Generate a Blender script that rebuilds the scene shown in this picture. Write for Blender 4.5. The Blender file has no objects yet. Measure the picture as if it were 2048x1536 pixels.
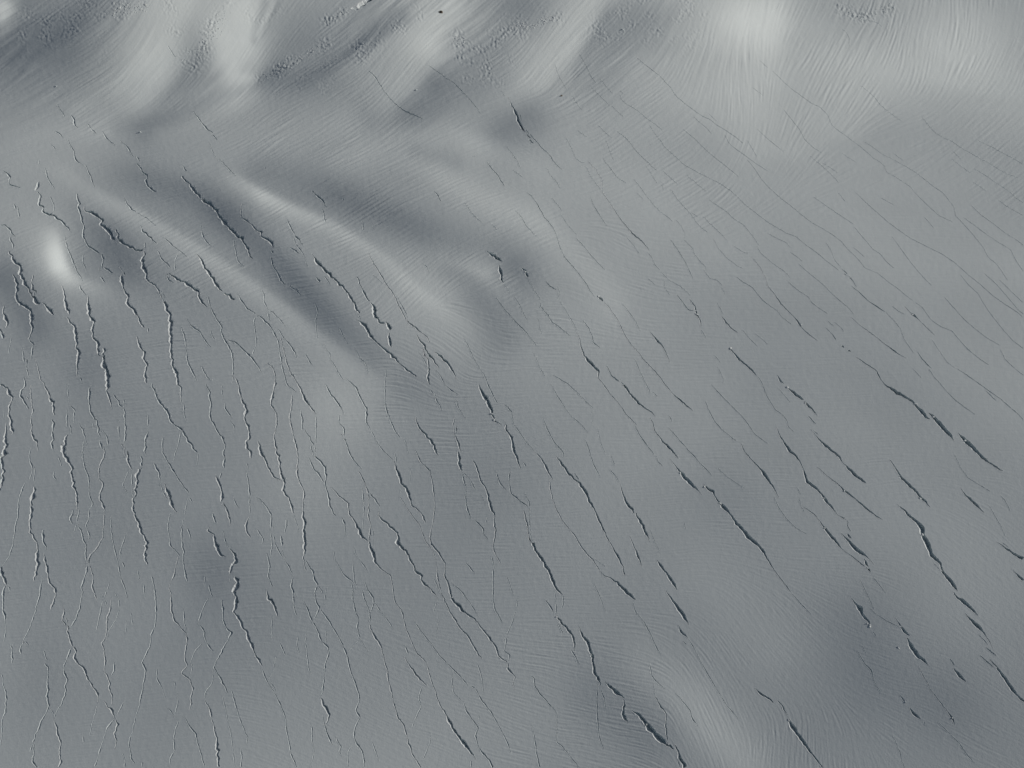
import bpy, math
import numpy as np
from mathutils import Vector

S = bpy.context.scene
C = S.collection
R = np.random.RandomState

# ------------------------------------------------------------------ camera
CAM_H = 613.0                       # metres above the snow
PITCH = math.radians(50.0)          # looking down
FPX = 1024 / math.tan(math.radians(25.0))   # focal length in photo pixels
cam = bpy.data.cameras.new('camera')
cam.angle = math.radians(50.0)
cam.sensor_fit = 'HORIZONTAL'
cam.clip_start = 1.0
cam.clip_end = 60000.0
co = bpy.data.objects.new('camera', cam)
C.objects.link(co)
co.location = (0, 0, CAM_H)
co.rotation_euler = (math.pi / 2 - PITCH, 0, 0)
S.camera = co

# ------------------------------------------------------------------ light
SUN_EL = math.radians(24.0)
SUN_AZ = math.radians(14.0)         # from +x (picture right) towards +y (up the slope)
LX, LY = math.cos(SUN_AZ), math.sin(SUN_AZ)
Ldir = Vector((LX * math.cos(SUN_EL), LY * math.cos(SUN_EL), math.sin(SUN_EL)))
w = bpy.data.worlds.new('World')
S.world = w
w.use_nodes = True
nt = w.node_tree
bg = nt.nodes['Background']
sky = nt.nodes.new('ShaderNodeTexSky')
sky.sky_type = 'NISHITA'
sky.sun_disc = False
sky.sun_elevation = SUN_EL
sky.sun_rotation = math.atan2(LX, LY)
sky.altitude = 1500
sky.dust_density = 6.0
sky.ozone_density = 0.4
hs = nt.nodes.new('ShaderNodeHueSaturation')          # high thin cloud pales the blue of the sky
hs.inputs['Saturation'].default_value = 0.84
nt.links.new(sky.outputs[0], hs.inputs['Color'])
nt.links.new(hs.outputs[0], bg.inputs[0])
bg.inputs[1].default_value = 0.055
sl = bpy.data.lights.new('sun', 'SUN')
sl.energy = 3.0
sl.angle = math.radians(0.5)
sl.color = (1.0, 0.965, 0.915)
so = bpy.data.objects.new('sun', sl)
so.rotation_euler = Ldir.to_track_quat('Z', 'Y').to_euler()
so.location = (0, 0, 2000)
C.objects.link(so)
S.view_settings.view_transform = 'Standard'
S.view_settings.look = 'None'
S.view_settings.exposure = -0.56
S.view_settings.gamma = 1.0
S.view_settings.use_curve_mapping = False

# ------------------------------------------------------------------ helpers
SP, CP = math.sin(PITCH), math.cos(PITCH)

def ray_to(px, py, z=0.0):
    """photo pixel -> point on the level z"""
    a = (px - 1024) / FPX
    b = -(py - 768) / FPX
    dz = -SP + b * CP
    t = (CAM_H - z) / (-dz)
    return a * t, (CP + b * SP) * t

def project(x, y, z):
    zz = z - CAM_H
    d = y * CP - zz * SP
    u = y * SP + zz * CP
    d = np.maximum(d, 1.0)
    return 1024 + FPX * x / d, 768 - FPX * u / d

def bilerp(A, i, j):
    i = np.clip(i, 0, A.shape[0] - 1.001); j = np.clip(j, 0, A.shape[1] - 1.001)
    a = i.astype(int); b = j.astype(int); f = i - a; g = j - b
    return (A[a, b] * (1 - f) * (1 - g) + A[a + 1, b] * f * (1 - g) + A[a, b + 1] * (1 - f) * g + A[a + 1, b + 1] * f * g)

def cubic(A, i, j):
    i = np.clip(i, 1, A.shape[0] - 3.001); j = np.clip(j, 1, A.shape[1] - 3.001)
    a = np.floor(i).astype(int); b = np.floor(j).astype(int); f = i - a; g = j - b
    def wts(t):
        return [(1 - t) ** 3 / 6, (3 * t ** 3 - 6 * t ** 2 + 4) / 6, (-3 * t ** 3 + 3 * t ** 2 + 3 * t + 1) / 6, t ** 3 / 6]
    wi, wj = wts(f), wts(g)
    r = 0
    for k in range(4):
        for l in range(4):
            r = r + A[a + k - 1, b + l - 1] * wi[k] * wj[l]
    return r

def blur(A, s):
    """gaussian blur with reflecting border"""
    if s < 0.3: return A
    n = max(1, int(3 * s)); k = np.exp(-0.5 * (np.arange(-n, n + 1) / s) ** 2); k /= k.sum()
    for ax in (0, 1):
        P = np.pad(A, [(n, n) if q == ax else (0, 0) for q in (0, 1)], mode='reflect')
        B = np.zeros_like(A)
        for q, kk in enumerate(k):
            B += kk * (P[q:q + A.shape[0]] if ax == 0 else P[:, q:q + A.shape[1]])
        A = B
    return A

# ------------------------------------------------------------------ relief: light and dark flanks of the snow swells
# each line: amount of sun gained (+) or lost (-), spread on the left / right of the line (seen along it), points
SWELLS = """
55 16 16 -2,12 4,4
26 24 75 375,-20 340,45 318,90
22 16 75 345,125,1 325,155,1 290,200,.75 262,245,.15
-12.8 34 20 395,120 360,160 320,205 285,240
42 30 56 500,-20,.7 492,50,1 490,100,1 495,140,.4
14 20 24 430,60 450,120 470,150
18 6 14 462,150,.5 503,152,1
22 20 50 900,20 860,75
20 18 64 858,125,1 822,170,1 788,205,.8 745,240,.2
26 22 46 1195,-20,1 1165,50,1 1130,110,.9 1085,150,.7 1035,178,.4
24 24 110 1550,-20,.8 1540,60,1 1535,100,.8 1530,135,.3
14 50 50 1560,20
14 150 90 1800,40
12 60 60 1950,40
10 75 14 1520,296 1600,293 1690,268
-24 26 34 -30,85 60,57 130,36 190,5 230,-30
-9.6 40 30 0,130 120,100
-14.4 14 14 240,255 330,236 420,199 505,167 555,135
8 14 14 320,266 400,241 470,210
-8 50 50 600,75
-20.8 16 18 530,170 590,160 640,148 700,110 760,62 800,36
-9.6 30 40 560,165 640,150
-24 45 30 1040,10
-12.8 30 14 860,165 812,208
-11.2 26 18 740,242 830,232 920,190 1000,165
-11.2 40 50 1290,50 1230,100 1200,150
-20.8 42 26 1050,236 1010,262
6 60 20 0,330 190,335
17 8 22 90,320,0 160,365,.5 215,400,.8 272,425,1 375,484,1 450,534,1 512,575,1 594,635,.9 662,690,.6 760,765,.3
30 7 16 440,335,0 490,368,.6 530,392,1.2 575,413,.9 662,448,.55 724,486,.5 770,516,.4 824,569,.3 887,616,.3 935,650,.1
15 26 70 850,560 900,605 925,635
58 9 17 110,478,.4 115,505,.9 122,530,1.15 138,552,.75 165,566,.35 215,580,.1
20 38 42 96,505
26 13 45 985,562,.4 972,545,1 950,535,1 900,520,.5
10 16 20 640,325,0 720,300,1 800,277,1 900,265,1 960,288,1 1020,310,.6 1090,345,.3
12 24 24 790,300,0 880,350,1 960,400,1 1060,440,1 1160,520,.6 1230,610,.6
-22.4 24 28 200,345,.2 290,362,.8 400,390,1 450,430,1.2 520,490,1 580,550,1.2 660,640,1.1 740,705,.6
-20.8 28 28 520,345,.6 640,372,.9 720,415,1 800,442,1.1 900,482,.8 1000,512,1.1 1045,550,.9
-19.2 26 30 165,420,.4 220,480,1 265,540,1 310,560,.5
-19.2 30 30 10,560 45,600 70,650
-11.2 40 50 170,730
-11.2 30 40 960,615 1000,665
-9.6 14 14 830,302 910,325
-11 60 46 1190,1395 1290,1470
-9.6 60 70 1715,1260 1740,1340
15 44 34 1290,1330,.5 1380,1410,1 1490,1530,1
5 60 50 1400,1150 1540,1290
8 60 60 680,810
-6.4 50 40 430,1130
-8 40 26 820,775
-4.8 120 70 1880,1430
7 200 120 1300,400
7 400 90 1700,150
-3.2 260 120 200,1500
14 40 40 1480,30
-8 700 300 -200,1520 900,1560 2250,1500
-5 500 200 -100,1150 1000,1180 2150,1100
7 300 260 1350,120
-5 90 90 1790,1230
-7 60 60 1890,1400
8 70 110 600,960
6 60 60 700,820
-5 40 70 422,1165
-5 60 120 90,1320
5 90 60 1050,730
-5 60 60 1540,760
5 70 40 1700,860
-5 60 40 1450,1000
12 90 70 2050,40
-18 5 6 532,5 515,45 507,78
14 4 5 546,5 530,40 515,66
-12 4 5 556,5 537,45 525,70
8 8 9 640,166 720,126 800,62
-8 18 20 868,152 930,120 1000,95
7 26 30 935,55 900,110
-7 7 7 20,120 90,85 170,40
7 6 7 60,130 130,92 215,45
-9 9 8 1215,30 1180,90 1150,140
7 10 10 150,215 230,170 290,110
"""
def swells(px, py):
    D = np.zeros_like(px)
    for ln in SWELLS.strip().splitlines():
        t = ln.split('#')[0].split()
        if not t: continue
        amp, sl_, sr_ = float(t[0]), float(t[1]), float(t[2])
        P = np.array([[float(q) for q in s.split(',')] for s in t[3:]])
        m = 3.2 * max(sl_, sr_)
        x0, y0 = P[:, 0].min() - m, P[:, 1].min() - m; x1, y1 = P[:, 0].max() + m, P[:, 1].max() + m
        k = (px > x0) & (px < x1) & (py > y0) & (py < y1)
        if not k.any(): continue
        x, y = px[k], py[k]
        best = np.full(x.shape, 1e9); sg = np.zeros(x.shape); am = np.zeros(x.shape)
        if len(P) == 1:
            best = np.hypot((x - P[0, 0]) / sl_, (y - P[0, 1]) / sr_)
            D[k] += amp * np.exp(-0.5 * best ** 2); continue
        tot = np.concatenate([[0], np.cumsum(np.hypot(*np.diff(P[:, :2], axis=0).T))])
        for q in range(len(P) - 1):
            ax, ay = P[q, :2]; bx, by = P[q + 1, :2]
            dx, dy = bx - ax, by - ay; ll = dx * dx + dy * dy
            s = np.clip(((x - ax) * dx + (y - ay) * dy) / ll, 0, 1)
            ex, ey = x - ax - s * dx, y - ay - s * dy
            d = np.hypot(ex, ey); cr = dx * ey - dy * ex       # >0: right-hand side on screen (y down)
            # soft side blend across the line
            up = d < best
            best = np.where(up, d, best); sg = np.where(up, cr / (math.sqrt(ll) * np.maximum(d, 1e-6)), sg)
            if P.shape[1] > 2: a_ = P[q, 2] + s * (P[q + 1, 2] - P[q, 2])
            else:
                a_ = np.ones_like(s)
            am = np.where(up, a_, am)
        q_ = 0.5 + 0.5 * np.clip(sg, -1, 1)
        e = best / (sr_ * q_ + sl_ * (1 - q_))
        D[k] += amp * am * np.exp(-0.5 * e ** 2)
    return D

def lin(c):
    c = np.clip(c, 0, 400) / 255.0
    return np.where(c < 0.04045, c / 12.92, ((c + 0.055) / 1.055) ** 2.4)

BASE = 131.0
AMB = 0.24
# level world raster on which the relief is solved
GX0, GX1, GY0, GY1, GS = -1500.0, 1500.0, -150.0, 2250.0, 2.0
gx = np.arange(GX0, GX1, GS); gy = np.arange(GY0, GY1, GS)
GXX, GYY = np.meshgrid(gx, gy)            # [row=y, col=x]
Hh = np.zeros_like(GXX)
kx = 2 * np.pi * np.fft.fftfreq(len(gx), GS); ky = 2 * np.pi * np.fft.fftfreq(len(gy), GS)
KX, KY = np.meshgrid(kx, ky)
KS = KX * LX + KY * LY; KT = -KX * LY + KY * LX
# wide swells where the photograph shows nothing, so that the ground goes on past the frame
rn = R(5)
far = blur(rn.randn(*GXX.shape), 18); far /= far.std()
for it in range(3):
    px, py = project(GXX, GYY, Hh)
    inside = 1 / (1 + np.exp(-np.clip(np.minimum(np.minimum(px + 120, 2168 - px), np.minimum(py + 90, 1656 - py)) / 40, -30, 30)))
    lum = BASE + swells(np.clip(px, -60, 2108), np.clip(py, -40, 1576)) * inside + far * (7 - 4.6 * inside)
    r = lin(lum) / lin(BASE)
    g = -(r - 1) / (1 - AMB) * math.tan(SUN_EL)
    g = np.clip(g, -1.0, 0.4)
    # broad change of tilt up the slope: the sheet is slightly twisted
    gb = (g * inside).sum(1) / np.maximum(inside.sum(1), 1e-6); ok = inside.sum(1) > 20
    gb = np.interp(gy, gy[ok], gb[ok]); kb = np.exp(-0.5 * (np.arange(-60, 61) / 22.0) ** 2); kb /= kb.sum()
    gb = np.convolve(np.pad(gb, 60, mode='edge'), kb, 'valid')
    tilt = gb[:, None] * 900 * np.tanh(GXX / 900)
    g = g - gb[:, None]
    G = np.fft.fft2(g - g.mean())
    Hf = np.conj(1j * KS) * G / (KS ** 2 + 0.035 * KT ** 2 + (1 / 260.0) ** 2 * 0.6)
    Hh = np.real(np.fft.ifft2(Hf))
    Hh += tilt - Hh.mean()

# ------------------------------------------------------------------ the ground sheet: rows and columns as the lens spaces them
CELL = 1.68
def axis(a, b, lo, hi):
    c = list(np.arange(a, b + CELL, CELL)); d = CELL; lo_ = []; hi_ = []
    x = c[0]
    while x > lo:
        d *= 1.12; x -= d; lo_.append(x)
    x = c[-1]; d = CELL
    while x < hi:
        d *= 1.12; x += d; hi_.append(x)
    return np.array(lo_[::-1] + c + hi_), len(lo_)
UX, NU0 = axis(-34, 2082, -2600, 4700)
VY, NV0 = axis(-34, 1570, -1560, 2500)
NX, NY = len(UX), len(VY)
PXg, PYg = np.meshgrid(UX, VY)            # [v, u]
def smooth01(a): a = np.clip(a, 0, 1); return a * a * (3 - 2 * a)
def relief(x, y):
    """height of the swells, dying out to level snow far away"""
    f = smooth01((2050 - y) / 750) * smooth01((1440 - np.abs(x)) / 600) * smooth01((y + 140) / 120)
    return cubic(Hh, (y - GY0) / GS, (x - GX0) / GS) * f
WZ = np.zeros_like(PXg)
for k in range(14):                       # spacing of the rows and columns follows the relief
    WX, WY = ray_to(PXg, PYg, WZ)
    WZ = 0.25 * WZ + 0.75 * relief(WX, WY)
WX, WY = ray_to(PXg, PYg, WZ)
WZ = relief(WX, WY)
sc_ = np.gradient(WX, axis=1) / np.gradient(UX)[None, :]      # metres per photo pixel (across)

# dense part: wind ripples drawn out along a direction field
du = slice(NU0, NU0 + int((2082 + 34) / CELL) + 1); dv = slice(NV0, NV0 + int((1570 + 34) / CELL) + 1)
qx, qy = PXg[dv, du], PYg[dv, du]
FLOW = """
40 100 33 1.27 5.5
200 150 33 1.40 5.5
300 150 48 1.27 6
340 90 60 0.90 6
520 80 55 1.00 6
650 180 28 1.53 6
800 130 50 1.27 6
900 200 22 1.27 6
1100 130 52 1.27 6
1250 150 36 1.30 7
1350 60 60 1.00 7
1430 110 78 1.20 8
1490 150 92 0.90 8
1640 130 62 1.20 9
1750 150 62 1.40 9.5
1850 90 80 1.40 10
1930 50 84 1.30 10
1960 130 64 1.30 10
1960 250 42 0.75 8
1800 270 22 0.75 7.5
1100 300 10 1.15 6
1060 230 15 1.53 6
1300 260 32 0.68 7
60 300 15 0.77 5.5
300 300 10 0.89 5.5
150 520 25 0.89 6
220 600 18 1.27 6.5
300 500 26 1.40 6
430 380 22 1.27 6
650 400 26 1.53 6
760 430 27 1.66 6.5
600 600 15 1.53 6.5
660 700 10 1.40 6.5
300 700 10 1.40 6.5
900 450 22 1.40 6.5
1050 520 20 1.53 7
900 690 -35 1.15 7
820 560 40 1.15 7
1200 560 -20 0.60 7
250 800 10 1.27 6.5
1000 800 6 1.15 6.5
1200 850 3 0.52 6
1500 700 0 0.38 6
1800 500 0 0.19 6
1950 700 0 0.15 6
60 1000 10 0.50 6
400 1000 8 0.50 6
800 1050 5 0.50 6
1250 1100 3 0.50 6
1700 1000 5 0.50 6
300 1300 10 0.40 6
700 1400 -25 0.45 6
1250 1420 -12 1.00 7
1420 1430 -65 0.90 8
1560 1510 88 0.80 8
1560 1350 -50 0.60 7
1800 1300 -20 0.40 6
1950 1200 -40 0.40 6
"""
F = np.array([[float(q) for q in l.split()] for l in FLOW.strip().splitlines()])
cs = np.zeros(qx.shape); sn = np.zeros(qx.shape); amp = np.zeros(qx.shape); lam = np.zeros(qx.shape); wt = np.zeros(qx.shape)
for fx, fy, an, ap, la in F:
    wgt = 1 / (((qx - fx) ** 2 + (qy - fy) ** 2) / 1e4 + 0.08) ** 2
    a2 = 2 * math.radians(an)
    cs += wgt * math.cos(a2); sn += wgt * math.sin(a2); amp += wgt * ap; lam += wgt * la; wt += wgt
ang = 0.5 * np.arctan2(sn, cs); amp /= wt; lam /= wt
wob = blur(R(8).randn(*qx.shape), 14); wob /= wob.std()
ang += 0.05 * wob
vi, vj = -np.sin(ang), np.cos(ang)
def lic(seed, n):
    N = R(seed).randn(*qx.shape)
    I, J = np.mgrid[0:qx.shape[0], 0:qx.shape[1]].astype(float)
    acc = N.copy()
    for sgn in (1, -1):
        i, j = I.copy(), J.copy()
        for k in range(n):
            di = bilerp(vi, i, j); dj = bilerp(vj, i, j)
            i += sgn * di; j += sgn * dj
            acc += bilerp(N, i, j) * (1 - (k + 1) / (n + 1))
    return acc
T = lic(11, 17)
def band(A, l):      # keep one wavelength (cells)
    B = blur(A, l * 0.19) - blur(A, l * 0.42)
    return B / B.std()
B1, B2 = band(T, 2.75), band(T, 4.1)
m2 = np.clip((lam - 6.0) / 4.0, 0, 1)
rip = B1 * (1 - m2) + B2 * m2 * 1.25
pat = blur(R(9).randn(*qx.shape), 9); pat = 1 + 0.28 * pat / pat.std()
iso = band(R(21).randn(*qx.shape), 2.6)
iso2 = band(R(22).randn(*qx.shape), 9.0)
mpp = sc_[dv, du]
# ripples that run almost along the light need more height to be seen
wang = np.arctan2(np.tan(ang) / 0.78, 1.0)
amp = amp / np.maximum(0.38, np.abs(np.sin(wang - SUN_AZ)))
# broader wind-drawn streaks, strongest on the upper slopes
T2 = lic(12, 34)
st1 = band(T2, 7.5); st2 = band(blur(T2, 2.0), 15.0)
up_ = np.clip((330 - qy) / 220, 0, 1); mid_ = np.clip((900 - qy) / 500, 0, 1)
gap = blur(R(14).randn(*qx.shape), 22); gap = np.clip(0.8 + 0.7 * gap / gap.std(), 0, 2)
turn = 0.5 / np.maximum(0.5, np.abs(np.sin(np.arctan2(np.tan(ang) / 0.78, 1.0) - SUN_AZ)))
streak = (st1 * (0.020 * up_ + 0.005 * mid_ + 0.002) + st2 * (0.045 * up_ + 0.013 * mid_ + 0.005)) * gap * turn * (1 - 0.45 * np.clip((qx - 1000) / 300, 0, 1)) * mpp / 0.4
dz = streak + rip * amp * np.clip(pat, 0.15, 2.2) * 0.025 * mpp / 0.4 + iso * 0.014 * mpp / 0.4 + iso2 * 0.013 * mpp / 0.4
# rough trampled-looking snow below the slides
ROUGH = """
1.3 12 215,28 265,12 292,18
1.0 14 345,5 352,8
1.4 16 450,20 425,60 400,110
0.9 14 350,70 370,110 395,130
0.8 13 190,100 205,118
0.8 11 525,155 560,138 600,115 650,88
0.9 10 640,128 690,112 760,70 820,30
0.8 14 720,110 770,70 830,30
1.2 12 912,75 928,82
0.9 18 930,120 980,85 1030,55
1.0 13 1024,55 1060,52 1112,36
0.7 26 1000,130 960,150
0.8 20 1200,60 1270,35 1300,20
0.7 24 1300,60 1380,20
0.7 18 1360,80 1380,70
0.5 30 60,60 180,20
1.0 10 1680,20 1720,32 1760,28 1790,10
0.4 20 660,160 600,170
1.1 8 655,40 690,20 712,10
0.6 18 512,30 540,10
"""
rg = np.zeros(qx.shape)
for ln in ROUGH.strip().splitlines():
    t = ln.split(); a_, s_ = float(t[0]), float(t[1])
    P = [tuple(float(q) for q in z.split(',')) for z in t[2:]]
    d = np.full(qx.shape, 1e9)
    for (ax, ay), (bx, by) in zip(P[:-1], P[1:]):
        ll = (bx - ax) ** 2 + (by - ay) ** 2
        s = np.clip(((qx - ax) * (bx - ax) + (qy - ay) * (by - ay)) / ll, 0, 1)
        d = np.minimum(d, np.hypot(qx - ax - s * (bx - ax), qy - ay - s * (by - ay)))
    rg = np.maximum(rg, a_ * np.exp(-0.5 * (d / s_) ** 2))
brk = blur(R(31).randn(*qx.shape), 5); brk = np.clip(0.75 + 0.9 * brk / brk.std(), 0, 2)
rgh = band(R(32).randn(*qx.shape), 2.6) * 0.8 + band(R(33).randn(*qx.shape), 4.6)
dz += rg * brk * rgh * 0.11 * mpp / 0.5
fade = np.clip(np.minimum(np.minimum(qx + 34, 2082 - qx), np.minimum(qy + 34, 1570 - qy)) / 20, 0, 1)
WZ[dv, du] += dz * fade

def ground_at(i, j):
    return bilerp(WZ, i, j)
def to_ij(x, y):
    """world x, y -> fractional row / column of the sheet"""
    px, py = project(x, y, relief(x, y))
    return np.interp(py, VY, np.arange(NY)), np.interp(px, UX, np.arange(NX))
def land(px, py):
    """photo pixel -> point on the snow"""
    px = np.asarray(px, float); py = np.asarray(py, float); z = np.zeros_like(px)
    for k in range(9):
        x, y = ray_to(px, py, z)
        z = 0.3 * z + 0.7 * relief(x, y)
    x, y = ray_to(px, py, z)
    return x, y, ground_at(*to_ij(x, y))

# ------------------------------------------------------------------ materials
def material(name, col, rough, mottling=0.05, scale=0.08, bump=0.0, bscale=1.0):
    m = bpy.data.materials.new(name); m.use_nodes = True
    n = m.node_tree; b = n.nodes['Principled BSDF']
    b.inputs['Roughness'].default_value = rough
    b.inputs['Specular IOR Level'].default_value = 0.25
    g = n.nodes.new('ShaderNodeNewGeometry')
    t = n.nodes.new('ShaderNodeTexNoise'); t.inputs['Scale'].default_value = scale; t.inputs['Detail'].default_value = 5
    n.links.new(g.outputs['Position'], t.inputs['Vector'])
    r = n.nodes.new('ShaderNodeValToRGB')
    r.color_ramp.elements[0].position = 0.3; r.color_ramp.elements[1].position = 0.7
    r.color_ramp.elements[0].color = tuple(c * (1 - mottling) for c in col) + (1,)
    r.color_ramp.elements[1].color = tuple(min(1, c * (1 + mottling * 0.5)) for c in col) + (1,)
    n.links.new(t.outputs['Fac'], r.inputs['Fac']); n.links.new(r.outputs['Color'], b.inputs['Base Color'])
    if bump:
        t2 = n.nodes.new('ShaderNodeTexNoise'); t2.inputs['Scale'].default_value = bscale; t2.inputs['Detail'].default_value = 3
        n.links.new(g.outputs['Position'], t2.inputs['Vector'])
        bp = n.nodes.new('ShaderNodeBump'); bp.inputs['Strength'].default_value = 1.0; bp.inputs['Distance'].default_value = bump
        n.links.new(t2.outputs['Fac'], bp.inputs['Height']); n.links.new(bp.outputs['Normal'], b.inputs['Normal'])
    return m
SNOW = material('snow', (0.745, 0.80, 0.802), 0.75, 0.03, 0.02, 0.05, 1.1)
LIP = material('packed_snow', (0.78, 0.82, 0.82), 0.75, 0.04, 0.1, 0.06, 1.3)
ICE = material('glacier_ice', (0.64, 0.73, 0.73), 0.5, 0.15, 0.25, 0.25, 0.6)
ROCK = material('dark_rock', (0.22, 0.18, 0.14), 0.9, 0.4, 0.6, 0.3, 0.8)

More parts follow.
